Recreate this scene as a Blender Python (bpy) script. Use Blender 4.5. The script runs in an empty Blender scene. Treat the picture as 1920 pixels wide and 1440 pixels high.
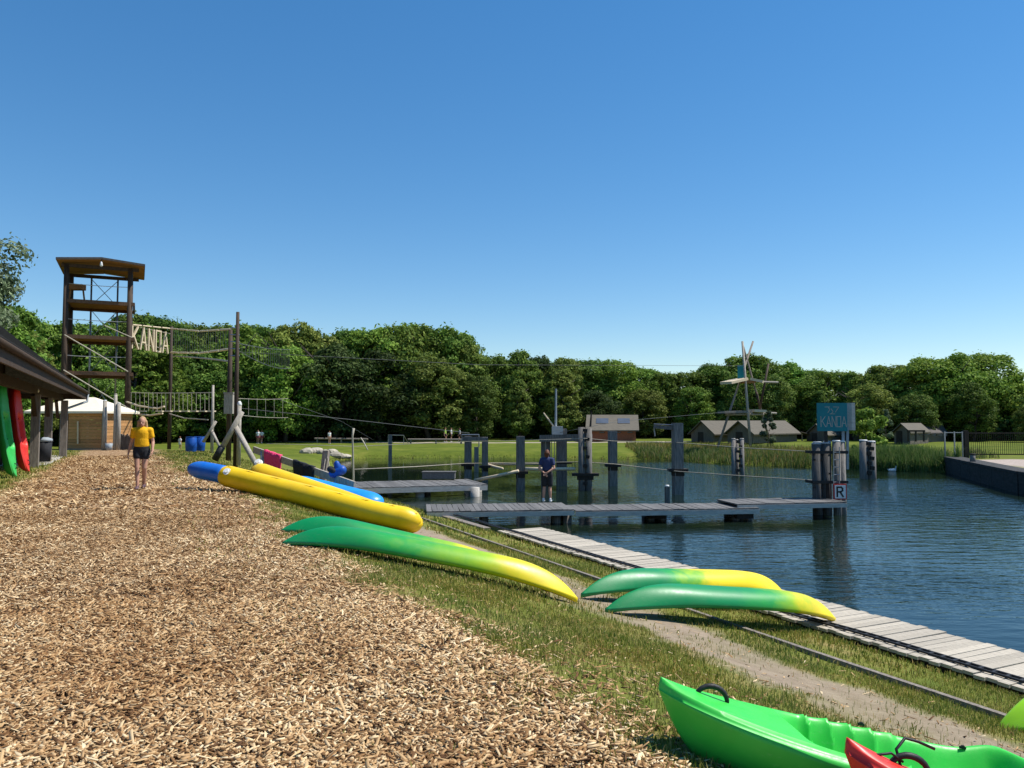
import bpy, bmesh, math, random
import numpy as np
from mathutils import Vector, Matrix, Euler
R = math.radians
random.seed(7); RNG = np.random.default_rng(7)
scene = bpy.context.scene
col = scene.collection
# ------------------------------------------------------------------ camera
CAM_Z, PITCH, FPX = 1.6, R(2.77), 1450.0
cam_d = bpy.data.cameras.new('camera'); cam = bpy.data.objects.new('camera', cam_d); col.objects.link(cam)
cam.location = (0, 0, CAM_Z); cam.rotation_euler = (R(90) + PITCH, 0, 0)
cam_d.sensor_width = 36; cam_d.lens = FPX / 1920 * 36; cam_d.clip_start = 0.05; cam_d.clip_end = 4000
scene.camera = cam
# ------------------------------------------------------------------ sky, sun, exposure
SUN_EL, SUN_AZ = R(58), R(78)          # azimuth clockwise from +Y (towards +X)
world = bpy.data.worlds.new('World'); scene.world = world; world.use_nodes = True
wn = world.node_tree; bg = wn.nodes['Background']
sky = wn.nodes.new('ShaderNodeTexSky'); sky.sky_type = 'NISHITA'; sky.sun_disc = False
sky.sun_elevation = SUN_EL; sky.sun_rotation = SUN_AZ; sky.altitude = 0
sky.air_density = 1.0; sky.dust_density = 0.0; sky.ozone_density = 3.5
hs_ = wn.nodes.new('ShaderNodeHueSaturation'); hs_.inputs['Saturation'].default_value = 1.38        # the photograph's vivid rendering of the whole sky
gm_ = wn.nodes.new('ShaderNodeGamma'); gm_.inputs['Gamma'].default_value = 0.85
wn.links.new(sky.outputs[0], gm_.inputs['Color']); wn.links.new(gm_.outputs[0], hs_.inputs['Color']); wn.links.new(hs_.outputs[0], bg.inputs[0]); bg.inputs[1].default_value = 0.138
sd = bpy.data.lights.new('sun', 'SUN'); sd.energy = 5.0; sd.angle = R(0.55); sd.color = (1.0, 0.95, 0.87)
sun = bpy.data.objects.new('sun', sd); col.objects.link(sun)
sdir = Vector((math.cos(SUN_EL) * math.sin(SUN_AZ), math.cos(SUN_EL) * math.cos(SUN_AZ), math.sin(SUN_EL)))
sun.rotation_euler = sdir.to_track_quat('Z', 'Y').to_euler(); sun.location = (30, 10, 40)
vs = scene.view_settings; vs.view_transform = 'Standard'; vs.look = 'None'; vs.exposure = 0.38; vs.gamma = 1.0; vs.use_curve_mapping = False
scene.cycles.max_bounces = 6; scene.cycles.transparent_max_bounces = 6
scene.cycles.caustics_reflective = False; scene.cycles.caustics_refractive = False

# ------------------------------------------------------------------ measuring helpers
SP, CP = math.sin(PITCH), math.cos(PITCH)
def ray(px, py):
    u = (px - 960) / FPX; v = (720 - py) / FPX
    return Vector((u, CP - SP * v, SP + CP * v))
def P(px, py, z):
    r = ray(px, py); return Vector((0, 0, CAM_Z)) + r * ((z - CAM_Z) / r.z)
def Q(px, py, Y):
    r = ray(px, py); return Vector((0, 0, CAM_Z)) + r * (Y / r.y)
NH = Vector((0.9, 0.436, 0)).normalized(); UH = Vector((NH.y, -NH.x, 0))      # across / along the shore
def NS(n, s, z=0): v = NH * n + UH * s; return Vector((v.x, v.y, z))

# ------------------------------------------------------------------ mesh helpers
def wm(o):
    m = o.matrix_basis.copy()
    return wm(o.parent) @ m if o.parent else m
def thing(name, label, cat, loc=(0, 0, 0), rz=0, group=None):
    o = bpy.data.objects.new(name, None); o.empty_display_size = 0.1; col.objects.link(o)
    o.location = loc; o.rotation_euler = (0, 0, rz)
    return tag(o, label, cat, group)
def tag(o, label=None, cat=None, group=None, kind=None):
    if label: o['label'] = label
    if cat: o['category'] = cat
    if group: o['group'] = group
    if kind or cat: o['kind'] = kind or 'thing'
    return o
def copy_tree(o, parent=None):
    c = o.copy(); col.objects.link(c); c.parent = parent
    for ch in list(o.children):
        copy_tree(ch, c)
    return c
class MB:
    def __init__(s): s.v = []; s.f = []; s.mi = []
    def add(s, vs, fs, mi=0):
        b = len(s.v); s.v += [tuple(p) for p in vs]; s.f += [tuple(i + b for i in f) for f in fs]; s.mi += [mi] * len(fs); return s
    def box(s, c, d, rot=None, mi=0):
        hx, hy, hz = d[0] / 2, d[1] / 2, d[2] / 2
        vs = [Vector((x * hx, y * hy, z * hz)) for x in (-1, 1) for y in (-1, 1) for z in (-1, 1)]
        if rot is not None:
            M = rot if isinstance(rot, Matrix) else Euler(rot).to_matrix()
            vs = [M @ v for v in vs]
        c = Vector(c)
        return s.add([v + c for v in vs], [(0, 1, 3, 2), (4, 6, 7, 5), (0, 4, 5, 1), (2, 3, 7, 6), (0, 2, 6, 4), (1, 5, 7, 3)], mi)
    def beam(s, p, q, w, h, mi=0, up=(0, 0, 1)):
        p, q = Vector(p), Vector(q); d = (q - p).normalized(); up = Vector(up)
        if abs(d.dot(up)) > 0.98: up = Vector((0, 1, 0))
        a = d.cross(up).normalized() * (w / 2); b = a.cross(d).normalized() * (h / 2)
        vs = [e + i * a + j * b for e in (p, q) for i, j in ((-1, -1), (1, -1), (1, 1), (-1, 1))]
        return s.add(vs, [(0, 1, 2, 3), (7, 6, 5, 4), (0, 4, 5, 1), (1, 5, 6, 2), (2, 6, 7, 3), (3, 7, 4, 0)], mi)
    def path(s, pts, rad, seg=8, cap=True, mi=0):
        pts = [Vector(p) for p in pts]; n = len(pts)
        if not hasattr(rad, '__len__'): rad = [rad] * n
        vs = []; fs = []; up = None
        for i, p in enumerate(pts):
            d = (pts[min(i + 1, n - 1)] - pts[max(i - 1, 0)]).normalized()
            if up is None:
                up = Vector((0, 0, 1)) if abs(d.z) < 0.9 else Vector((0, 1, 0))
            a = d.cross(up).normalized(); b = a.cross(d).normalized(); up = b
            for k in range(seg):
                t = 2 * math.pi * k / seg
                vs.append(p + (a * math.cos(t) + b * math.sin(t)) * rad[i])
        for i in range(n - 1):
            for k in range(seg):
                k2 = (k + 1) % seg
                fs.append((i * seg + k, i * seg + k2, (i + 1) * seg + k2, (i + 1) * seg + k))
        if cap:
            fs.append(tuple(range(seg - 1, -1, -1))); fs.append(tuple((n - 1) * seg + k for k in range(seg)))
        return s.add(vs, fs, mi)
    def tube(s, p, q, r0, r1=None, seg=8, mi=0): return s.path([p, q], [r0, r1 if r1 is not None else r0], seg, True, mi)
    def caps(s, p, q, r0, r1, seg=10, sc=(1, 1, 1), mi=0):
        p, q = Vector(p), Vector(q); d = q - p; L = d.length; d = d.normalized() if L > 1e-6 else Vector((0, 0, 1))
        pts = []; rad = []
        for k in range(5):
            t = math.pi / 2 * (1 - k / 4); pts.append(p - d * (r0 * math.sin(t))); rad.append(max(r0 * math.cos(t), 1e-4))
        for k in range(5):
            t = math.pi / 2 * (k / 4); pts.append(q + d * (r1 * math.sin(t) + 1e-4)); rad.append(max(r1 * math.cos(t), 1e-4))
        m = MB().path(pts, rad, seg); c = (p + q) / 2
        return s.add([Vector(((v[0] - c.x) * sc[0] + c.x, (v[1] - c.y) * sc[1] + c.y, (v[2] - c.z) * sc[2] + c.z)) for v in m.v], m.f, mi)
    def build(s, name, mats, parent=None, smooth=False, world_space=True):
        me = bpy.data.meshes.new(name)
        vs = s.v
        if parent is not None and world_space:
            M = wm(parent).inverted(); vs = [M @ Vector(v) for v in vs]
        me.from_pydata([tuple(v) for v in vs], [], s.f)
        if not isinstance(mats, (list, tuple)): mats = [mats]
        for m in mats: me.materials.append(m)
        if len(mats) > 1: me.polygons.foreach_set('material_index', s.mi)
        if smooth: me.polygons.foreach_set('use_smooth', [True] * len(me.polygons))
        me.update()
        o = bpy.data.objects.new(name, me); col.objects.link(o)
        if parent is not None: o.parent = parent
        return o
def np_mesh(name, verts, tris, mats, nper=3, smooth=False):
    me = bpy.data.meshes.new(name); nv = len(verts); nf = len(tris)
    me.vertices.add(nv); me.vertices.foreach_set('co', np.ascontiguousarray(verts, dtype=np.float32).ravel())
    me.loops.add(nf * nper); me.loops.foreach_set('vertex_index', np.ascontiguousarray(tris, dtype=np.int32).ravel())
    me.polygons.add(nf); me.polygons.foreach_set('loop_start', np.arange(0, nf * nper, nper, dtype=np.int32))
    if smooth: me.polygons.foreach_set('use_smooth', np.ones(nf, dtype=bool))
    for m in (mats if isinstance(mats, (list, tuple)) else [mats]): me.materials.append(m)
    me.update(calc_edges=True); me.validate()
    return me
def link(name, me, parent=None):
    o = bpy.data.objects.new(name, me); col.objects.link(o)
    if parent is not None: o.parent = parent
    return o
def sag(p, q, drop, n=14):
    p, q = Vector(p), Vector(q); return [p.lerp(q, i / n) - Vector((0, 0, drop * 4 * (i / n) * (1 - i / n))) for i in range(n + 1)]

# ------------------------------------------------------------------ materials
def newmat(name):
    m = bpy.data.materials.new(name); m.use_nodes = True; nt = m.node_tree
    return m, nt, nt.nodes['Principled BSDF']
def nd(nt, t, **kw):
    n = nt.nodes.new(t)
    for k, v in kw.items():
        if k.startswith('i_'): n.inputs[k[2:].replace('_', ' ')].default_value = v
        else: setattr(n, k, v)
    return n
def ramp(nt, fac, stops):
    r = nt.nodes.new('ShaderNodeValToRGB'); e = r.color_ramp.elements
    while len(e) < len(stops): e.new(0.5)
    for i, (p, c) in enumerate(stops): e[i].position = p; e[i].color = (*c, 1)
    if fac is not None: nt.links.new(fac, r.inputs[0])
    return r
def coord(nt, scale=(1, 1, 1), kind='Object'):
    tc = nd(nt, 'ShaderNodeTexCoord'); mp = nd(nt, 'ShaderNodeMapping'); mp.inputs['Scale'].default_value = scale
    nt.links.new(tc.outputs[kind], mp.inputs[0]); return mp.outputs[0]
def noisemat(name, c0, c1, scale=4, stretch=(1, 1, 1), rough=0.8, bump=0.2, detail=6, bscale=None, spec=0.3, c2=None, rand=0.0):
    m, nt, b = newmat(name); v = coord(nt, stretch)
    n = nd(nt, 'ShaderNodeTexNoise', i_Scale=scale, i_Detail=detail, i_Roughness=0.65); nt.links.new(v, n.inputs['Vector'])
    st = [(0.3, c0), (0.7, c1)] if c2 is None else [(0.25, c0), (0.5, c1), (0.75, c2)]
    r = ramp(nt, n.outputs['Fac'], st); out = r.outputs[0]
    if rand:
        oi = nd(nt, 'ShaderNodeObjectInfo'); mr = nd(nt, 'ShaderNodeMapRange'); mr.inputs['To Min'].default_value = 1 - rand; mr.inputs['To Max'].default_value = 1 + rand
        nt.links.new(oi.outputs['Random'], mr.inputs[0])
        hs = nd(nt, 'ShaderNodeHueSaturation'); nt.links.new(mr.outputs[0], hs.inputs['Value']); nt.links.new(out, hs.inputs['Color']); out = hs.outputs[0]
    nt.links.new(out, b.inputs['Base Color'])
    b.inputs['Roughness'].default_value = rough; b.inputs['Specular IOR Level'].default_value = spec
    if bump:
        n2 = nd(nt, 'ShaderNodeTexNoise', i_Scale=(bscale or scale * 3), i_Detail=8); nt.links.new(v, n2.inputs['Vector'])
        bp = nd(nt, 'ShaderNodeBump', i_Strength=bump, i_Distance=0.02); nt.links.new(n2.outputs['Fac'], bp.inputs['Height']); nt.links.new(bp.outputs[0], b.inputs['Normal'])
    return m
M = {}
M['pile'] = noisemat('weathered_pile', (0.075, 0.07, 0.065), (0.27, 0.25, 0.23), 5, (6, 6, 0.5), 0.85, 0.6, rand=0.15)
M['pile_shaded'] = noisemat('shaded_pile', (0.035, 0.035, 0.035), (0.13, 0.125, 0.12), 5, (6, 6, 0.5), 0.85, 0.6)  # darker copy of the pile wood, shade put into its colour
M['deck'] = noisemat('grey_deck', (0.085, 0.083, 0.08), (0.175, 0.17, 0.165), 3, (4, 1, 4), 0.8, 0.4, rand=0.2)
M['plank'] = noisemat('pale_plank', (0.31, 0.275, 0.22), (0.53, 0.475, 0.385), 2.5, (1, 9, 3), 0.85, 0.5, rand=0.16)
M['fascia'] = noisemat('grey_fascia', (0.42, 0.385, 0.34), (0.64, 0.59, 0.53), 4, (1, 1, 5), 0.8, 0.4)
M['log'] = noisemat('grey_log', (0.25, 0.22, 0.18), (0.45, 0.41, 0.35), 5, (3, 3, 1), 0.85, 0.5)
M['brown'] = noisemat('brown_timber', (0.03, 0.02, 0.014), (0.08, 0.053, 0.036), 4, (5, 5, 0.6), 0.75, 0.4)
M['dark'] = noisemat('dark_timber', (0.02, 0.016, 0.013), (0.05, 0.038, 0.03), 4, (4, 4, 0.6), 0.8, 0.3)
M['orange'] = noisemat('orange_boards', (0.20, 0.085, 0.03), (0.36, 0.17, 0.06), 5, (1, 6, 6), 0.7, 0.3, rand=0.15)
M['cabin'] = noisemat('cabin_boards', (0.33, 0.16, 0.06), (0.52, 0.29, 0.12), 5, (1, 1, 8), 0.7, 0.3, rand=0.18)
M['post'] = noisemat('grey_post', (0.12, 0.10, 0.085), (0.30, 0.26, 0.22), 5, (5, 5, 0.6), 0.85, 0.4)
M['palewood'] = noisemat('pale_wood', (0.52, 0.42, 0.28), (0.72, 0.60, 0.42), 6, (2, 2, 2), 0.7, 0.2)
M['rope'] = noisemat('rope', (0.30, 0.27, 0.21), (0.50, 0.46, 0.38), 30, (1, 1, 1), 0.9, 0.2)
M['steel'] = noisemat('steel', (0.25, 0.27, 0.29), (0.36, 0.38, 0.40), 8, (1, 1, 1), 0.4, 0.0); M['steel'].node_tree.nodes['Principled BSDF'].inputs['Metallic'].default_value = 0.7
M['black'] = noisemat('black_rubber', (0.012, 0.012, 0.013), (0.03, 0.03, 0.032), 20, (1, 1, 1), 0.55, 0.1)
M['shingle'] = noisemat('shingle_roof', (0.055, 0.05, 0.048), (0.13, 0.115, 0.105), 6, (1, 1, 1), 0.85, 0.4)
M['roof'] = noisemat('tent_roof', (0.075, 0.066, 0.05), (0.13, 0.115, 0.088), 2, (1, 4, 1), 0.8, 0.3)
M['hutwall'] = noisemat('hut_wall', (0.10, 0.085, 0.07), (0.18, 0.155, 0.13), 3, (6, 6, 0.6), 0.85, 0.4)
M['brick'] = noisemat('red_brick', (0.18, 0.06, 0.035), (0.30, 0.11, 0.06), 8, (1, 1, 1), 0.85, 0.3)
M['canvas'] = noisemat('white_canvas', (0.70, 0.63, 0.48), (0.80, 0.73, 0.58), 2, (1, 1, 1), 0.8, 0.1)
M['white'] = noisemat('white_paint', (0.70, 0.70, 0.68), (0.80, 0.80, 0.78), 5, (1, 1, 1), 0.5, 0.05)
M['concrete'] = noisemat('concrete', (0.33, 0.31, 0.28), (0.50, 0.47, 0.42), 6, (1, 1, 1), 0.9, 0.4)
M['quay'] = noisemat('dark_quay', (0.02, 0.02, 0.02), (0.06, 0.058, 0.055), 3, (1, 1, 3), 0.85, 0.5)
M['pave'] = noisemat('paving', (0.30, 0.25, 0.21), (0.42, 0.36, 0.31), 3, (1, 1, 1), 0.9, 0.3)
M['stone'] = noisemat('stone', (0.26, 0.23, 0.17), (0.45, 0.41, 0.33), 4, (1, 1, 1), 0.9, 0.5, rand=0.2)
M['glass'] = noisemat('window_glass', (0.06, 0.07, 0.085), (0.09, 0.10, 0.12), 1, (1, 1, 1), 0.25, 0, spec=0.5)
M['teal'] = noisemat('teal_sign', (0.0, 0.165, 0.20), (0.005, 0.20, 0.235), 2, (1, 1, 1), 0.5, 0.05)
M['red'] = noisemat('red_paint', (0.42, 0.02, 0.02), (0.50, 0.03, 0.03), 4, (1, 1, 1), 0.5, 0)
M['skin'] = noisemat('skin', (0.42, 0.22, 0.15), (0.52, 0.29, 0.20), 8, (1, 1, 1), 0.6, 0.05)
M['hair_blond'] = noisemat('blond_hair', (0.30, 0.17, 0.07), (0.52, 0.34, 0.17), 40, (1, 1, 0.2), 0.6, 0.3)
M['hair_brown'] = noisemat('brown_hair', (0.075, 0.025, 0.010), (0.16, 0.055, 0.022), 40, (1, 1, 0.2), 0.6, 0.3)
M['shirt_yellow'] = noisemat('yellow_shirt', (0.72, 0.36, 0.0), (0.82, 0.44, 0.01), 9, (1, 1, 1), 0.8, 0.3)
M['shirt_navy'] = noisemat('navy_shirt', (0.02, 0.03, 0.09), (0.03, 0.045, 0.12), 9, (1, 1, 1), 0.8, 0.3)
M['cloth_black'] = noisemat('black_cloth', (0.012, 0.013, 0.016), (0.025, 0.027, 0.032), 9, (1, 1, 1), 0.8, 0.3)
M['cloth_white'] = noisemat('white_cloth', (0.6, 0.6, 0.6), (0.75, 0.75, 0.74), 9, (1, 1, 1), 0.8, 0.3)
M['cloth_pink'] = noisemat('pink_towel', (0.75, 0.04, 0.14), (0.85, 0.09, 0.22), 12, (1, 1, 1), 0.9, 0.6)
M['cloth_lime'] = noisemat('lime_cloth', (0.42, 0.6, 0.12), (0.5, 0.7, 0.16), 9, (1, 1, 1), 0.8, 0.3)
M['cloth_red'] = noisemat('dull_red_cloth', (0.25, 0.06, 0.08), (0.32, 0.08, 0.1), 9, (1, 1, 1), 0.8, 0.3)
M['shoe'] = noisemat('mauve_shoe', (0.06, 0.035, 0.045), (0.14, 0.08, 0.10), 20, (1, 1, 1), 0.7, 0.1)
M['cablegrey'] = noisemat('cable_grey', (0.07, 0.075, 0.075), (0.13, 0.135, 0.135), 20, (1, 1, 1), 0.6, 0.0)
M['towerbeam'] = noisemat('tower_beam', (0.075, 0.043, 0.027), (0.15, 0.085, 0.048), 4, (5, 5, 1), 0.75, 0.3)
M['blue_plastic'] = noisemat('blue_plastic', (0.005, 0.06, 0.30), (0.01, 0.09, 0.40), 3, (1, 1, 1), 0.45, 0.05)
M['grey_blue'] = noisemat('greyblue_metal', (0.25, 0.29, 0.32), (0.34, 0.38, 0.41), 5, (1, 1, 1), 0.6, 0.1)
def scuffed(nt, v, col_out):
    mp = nd(nt, 'ShaderNodeMapping'); mp.inputs['Scale'].default_value = (1.2, 14, 14); nt.links.new(v, mp.inputs[0])
    n = nd(nt, 'ShaderNodeTexNoise', i_Scale=2.2, i_Detail=10, i_Roughness=0.8); nt.links.new(mp.outputs[0], n.inputs['Vector'])
    r = ramp(nt, n.outputs['Fac'], [(0.58, (0, 0, 0)), (0.76, (0.24, 0.24, 0.24))])
    d = nd(nt, 'ShaderNodeTexNoise', i_Scale=1.1, i_Detail=6, i_Roughness=0.7); nt.links.new(v, d.inputs['Vector'])
    r2 = ramp(nt, d.outputs['Fac'], [(0.52, (0, 0, 0)), (0.78, (0.20, 0.20, 0.20))])
    a = nd(nt, 'ShaderNodeMix', data_type='RGBA'); nt.links.new(r.outputs[0], a.inputs[0]); nt.links.new(col_out, a.inputs[6]); a.inputs[7].default_value = (0.55, 0.58, 0.48, 1)
    b = nd(nt, 'ShaderNodeMix', data_type='RGBA'); nt.links.new(r2.outputs[0], b.inputs[0]); nt.links.new(a.outputs[2], b.inputs[6]); b.inputs[7].default_value = (0.16, 0.15, 0.09, 1)
    return b.outputs[2]
def plastic(name, c0, c1, rough=0.38, coat=0.0, scuff=0.5):
    m, nt, b = newmat(name); v = coord(nt)
    n = nd(nt, 'ShaderNodeTexNoise', i_Scale=3.0, i_Detail=5); nt.links.new(v, n.inputs['Vector'])
    r = ramp(nt, n.outputs['Fac'], [(0.35, c0), (0.65, c1)]); nt.links.new(scuffed(nt, v, r.outputs[0]), b.inputs['Base Color'])
    sc = nd(nt, 'ShaderNodeTexNoise', i_Scale=14.0, i_Detail=9, i_Roughness=0.75); nt.links.new(v, sc.inputs['Vector'])
    mr = nd(nt, 'ShaderNodeMapRange'); mr.inputs['From Min'].default_value = 0.3; mr.inputs['From Max'].default_value = 0.7
    mr.inputs['To Min'].default_value = rough - 0.08; mr.inputs['To Max'].default_value = rough + 0.2
    nt.links.new(sc.outputs['Fac'], mr.inputs[0]); nt.links.new(mr.outputs[0], b.inputs['Roughness'])
    bp = nd(nt, 'ShaderNodeBump', i_Strength=0.06 * scuff, i_Distance=0.02); nt.links.new(sc.outputs['Fac'], bp.inputs['Height']); nt.links.new(bp.outputs[0], b.inputs['Normal'])
    b.inputs['Coat Weight'].default_value = coat
    b.inputs['Subsurface Weight'].default_value = 0.0
    return m
M['kayak_green'] = plastic('kayak_green', (0.035, 0.50, 0.05), (0.045, 0.57, 0.065))
M['kayak_red'] = plastic('kayak_red', (0.62, 0.022, 0.012), (0.72, 0.03, 0.016))
M['kayak_lime'] = plastic('kayak_lime', (0.30, 0.68, 0.01), (0.36, 0.75, 0.015))
M['kayak_darkgreen'] = plastic('kayak_standing_green', (0.03, 0.42, 0.07), (0.04, 0.50, 0.09))
M['pvc_yellow'] = plastic('pvc_yellow', (0.78, 0.50, 0.0), (0.84, 0.56, 0.005), 0.35)
M['pvc_blue'] = plastic('pvc_blue', (0.005, 0.13, 0.55), (0.008, 0.16, 0.62), 0.35)
M['pvc_lightblue'] = plastic('pvc_lightblue', (0.01, 0.24, 0.70), (0.02, 0.30, 0.75), 0.35)
def gradkayak(name, p0, p1):
    """rotomoulded two-colour plastic: green at -x, yellow at +x, cloudy mix between"""
    m, nt, b = newmat(name); tc = nd(nt, 'ShaderNodeTexCoord'); sx = nd(nt, 'ShaderNodeSeparateXYZ'); nt.links.new(tc.outputs['Object'], sx.inputs[0])
    n = nd(nt, 'ShaderNodeTexNoise', i_Scale=1.6, i_Detail=5, i_Roughness=0.6); nt.links.new(tc.outputs['Object'], n.inputs['Vector'])
    a = nd(nt, 'ShaderNodeMath', operation='MULTIPLY_ADD'); a.inputs[1].default_value = 1.9; nt.links.new(n.outputs['Fac'], a.inputs[0]); nt.links.new(sx.outputs[0], a.inputs[2])
    mr = nd(nt, 'ShaderNodeMapRange'); mr.inputs['From Min'].default_value = p0 + 0.95; mr.inputs['From Max'].default_value = p1 + 0.95; nt.links.new(a.outputs[0], mr.inputs[0])
    r = ramp(nt, mr.outputs[0], [(0.0, (0.0, 0.235, 0.065)), (0.3, (0.015, 0.31, 0.045)), (0.6, (0.27, 0.48, 0.005)), (0.85, (0.72, 0.57, 0.0)), (1.0, (0.86, 0.66, 0.0))])
    nt.links.new(scuffed(nt, tc.outputs['Object'], r.outputs[0]), b.inputs['Base Color'])
    sc = nd(nt, 'ShaderNodeTexNoise', i_Scale=16.0, i_Detail=9, i_Roughness=0.75); nt.links.new(tc.outputs['Object'], sc.inputs['Vector'])
    m2 = nd(nt, 'ShaderNodeMapRange'); m2.inputs['To Min'].default_value = 0.28; m2.inputs['To Max'].default_value = 0.6; nt.links.new(sc.outputs['Fac'], m2.inputs[0]); nt.links.new(m2.outputs[0], b.inputs['Roughness'])
    bp = nd(nt, 'ShaderNodeBump', i_Strength=0.04, i_Distance=0.02); nt.links.new(sc.outputs['Fac'], bp.inputs['Height']); nt.links.new(bp.outputs[0], b.inputs['Normal'])
    return m
def islandmat(name, stops, rough=0.8, trans=0.0, patch=None, spec=0.25, tint=False):
    """colour differs from piece to piece"""
    m, nt, b = newmat(name); g = nd(nt, 'ShaderNodeNewGeometry'); fac = g.outputs['Random Per Island']
    r = ramp(nt, fac, stops); out = r.outputs[0]
    if patch:
        tc = nd(nt, 'ShaderNodeTexCoord'); n = nd(nt, 'ShaderNodeTexNoise', i_Scale=patch[0], i_Detail=4); nt.links.new(tc.outputs['Object'], n.inputs['Vector'])
        pr = ramp(nt, n.outputs['Fac'], [(0.38, (0, 0, 0)), (0.62, (1, 1, 1))])
        mx = nd(nt, 'ShaderNodeMix', data_type='RGBA', blend_type='MIX'); nt.links.new(pr.outputs[0], mx.inputs[0])
        mu = nd(nt, 'ShaderNodeMix', data_type='RGBA', blend_type='MULTIPLY'); mu.inputs[0].default_value = 1; nt.links.new(out, mu.inputs[6]); mu.inputs[7].default_value = (*patch[1], 1)
        nt.links.new(out, mx.inputs[6]); nt.links.new(mu.outputs[2], mx.inputs[7]); out = mx.outputs[2]
    if tint:
        oi = nd(nt, 'ShaderNodeObjectInfo'); hsv = nd(nt, 'ShaderNodeHueSaturation')
        for inp, lo, hi in (('Value', 0.70, 1.30), ('Hue', 0.49, 0.525)):
            wn3 = nd(nt, 'ShaderNodeTexWhiteNoise', noise_dimensions='2D' if inp == 'Hue' else '1D')
            if inp == 'Hue':
                cx_ = nd(nt, 'ShaderNodeCombineXYZ'); nt.links.new(oi.outputs['Random'], cx_.inputs[0]); nt.links.new(cx_.outputs[0], wn3.inputs['Vector'])
            else: nt.links.new(oi.outputs['Random'], wn3.inputs['W'])
            mr_ = nd(nt, 'ShaderNodeMapRange'); mr_.inputs['To Min'].default_value = lo; mr_.inputs['To Max'].default_value = hi; nt.links.new(wn3.outputs['Value'], mr_.inputs[0]); nt.links.new(mr_.outputs[0], hsv.inputs[inp])
        nt.links.new(out, hsv.inputs['Color']); out = hsv.outputs[0]
    nt.links.new(out, b.inputs['Base Color']); b.inputs['Roughness'].default_value = rough; b.inputs['Specular IOR Level'].default_value = spec
    if trans:
        t = nd(nt, 'ShaderNodeBsdfTranslucent'); nt.links.new(out, t.inputs['Color']); mxs = nd(nt, 'ShaderNodeMixShader'); mxs.inputs[0].default_value = trans
        o = nt.nodes['Material Output']; nt.links.new(b.outputs[0], mxs.inputs[1]); nt.links.new(t.outputs[0], mxs.inputs[2]); nt.links.new(mxs.outputs[0], o.inputs['Surface'])
    return m
M['chips'] = islandmat('wood_chips', [(0.0, (0.08, 0.038, 0.015)), (0.22, (0.23, 0.125, 0.05)), (0.45, (0.44, 0.275, 0.13)), (0.75, (0.62, 0.44, 0.235)), (1.0, (0.82, 0.68, 0.44))], 0.85, 0, (0.5, (0.70, 0.61, 0.52)))
M['grass'] = islandmat('grass_blades', [(0.0, (0.07, 0.13, 0.016)), (0.4, (0.14, 0.20, 0.03)), (0.7, (0.25, 0.26, 0.06)), (1.0, (0.44, 0.36, 0.15))], 0.7, 0.3, (0.8, (1.3, 1.05, 0.9)))
M['reed'] = islandmat('reed_blades', [(0.0, (0.08, 0.14, 0.025)), (0.45, (0.15, 0.20, 0.045)), (0.75, (0.25, 0.25, 0.085)), (1.0, (0.38, 0.31, 0.17))], 0.7, 0.3, (0.12, (1.25, 0.95, 0.8)))
M['lushreed'] = islandmat('lush_reed', [(0.0, (0.06, 0.13, 0.025)), (0.6, (0.115, 0.19, 0.045)), (1.0, (0.22, 0.25, 0.09))], 0.7, 0.3)
def leafmat(name, d, m_, l):
    return islandmat(name, [(0.0, d), (0.55, m_), (1.0, l)], 0.7, 0.32, (0.28, (1.02, 1.12, 0.95)), 0.12, True)
M['leaf_a'] = leafmat('leaf_mid_green', (0.062, 0.106, 0.021), (0.131, 0.192, 0.034), (0.212, 0.274, 0.056))
M['leaf_b'] = leafmat('leaf_bright_green', (0.075, 0.137, 0.022), (0.162, 0.241, 0.039), (0.248, 0.336, 0.062))
M['leaf_c'] = leafmat('leaf_olive', (0.075, 0.106, 0.022), (0.149, 0.186, 0.038), (0.237, 0.267, 0.068))
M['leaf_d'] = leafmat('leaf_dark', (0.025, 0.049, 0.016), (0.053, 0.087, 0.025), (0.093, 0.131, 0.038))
M['leaf_w'] = leafmat('leaf_silver', (0.06, 0.08, 0.045), (0.12, 0.15, 0.09), (0.22, 0.25, 0.17))
M['bark'] = noisemat('bark', (0.05, 0.04, 0.032), (0.12, 0.10, 0.08), 6, (4, 4, 0.7), 0.9, 0.5)

# ------------------------------------------------------------------ terrain
WATER_Z = -1.7
POND = [NS(8.9, 12), NS(8.9, -22), (-5.4, 31.5), (-8.0, 37.0), (-10.5, 46), (-14.5, 62), (-13.5, 69), (-3, 70.5), (6.6, 68.5), (13.3, 66.5), (15.2, 61), (20.7, 55.6), (25.7, 50.8), (28.3, 50.0), (25.6, 41.5), (23.6, 35.4), (22.3, 20), (24, -7)]
POND = np.array([(p[0], p[1]) for p in POND])
QUAY = (13, 14, 15, 16)
def sm(a, b, x): t = np.clip((x - a) / (b - a), 0, 1); return t * t * (3 - 2 * t)
def pond_dist(x, y):
    best = np.full(x.shape, 1e9); idx = np.zeros(x.shape, int); ins = np.zeros(x.shape, bool); n = len(POND)
    for i in range(n):
        a, b = POND[i], POND[(i + 1) % n]; e = b - a
        t = np.clip(((x - a[0]) * e[0] + (y - a[1]) * e[1]) / (e @ e), 0, 1)
        d = np.hypot(x - a[0] - t * e[0], y - a[1] - t * e[1]); m = d < best
        best = np.where(m, d, best); idx = np.where(m, i, idx)
        c = ((a[1] > y) != (b[1] > y)) & (x < (b[0] - a[0]) * (y - a[1]) / ((b[1] - a[1]) if b[1] != a[1] else 1e-9) + a[0]); ins ^= c
    return best, idx, ins
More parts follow.
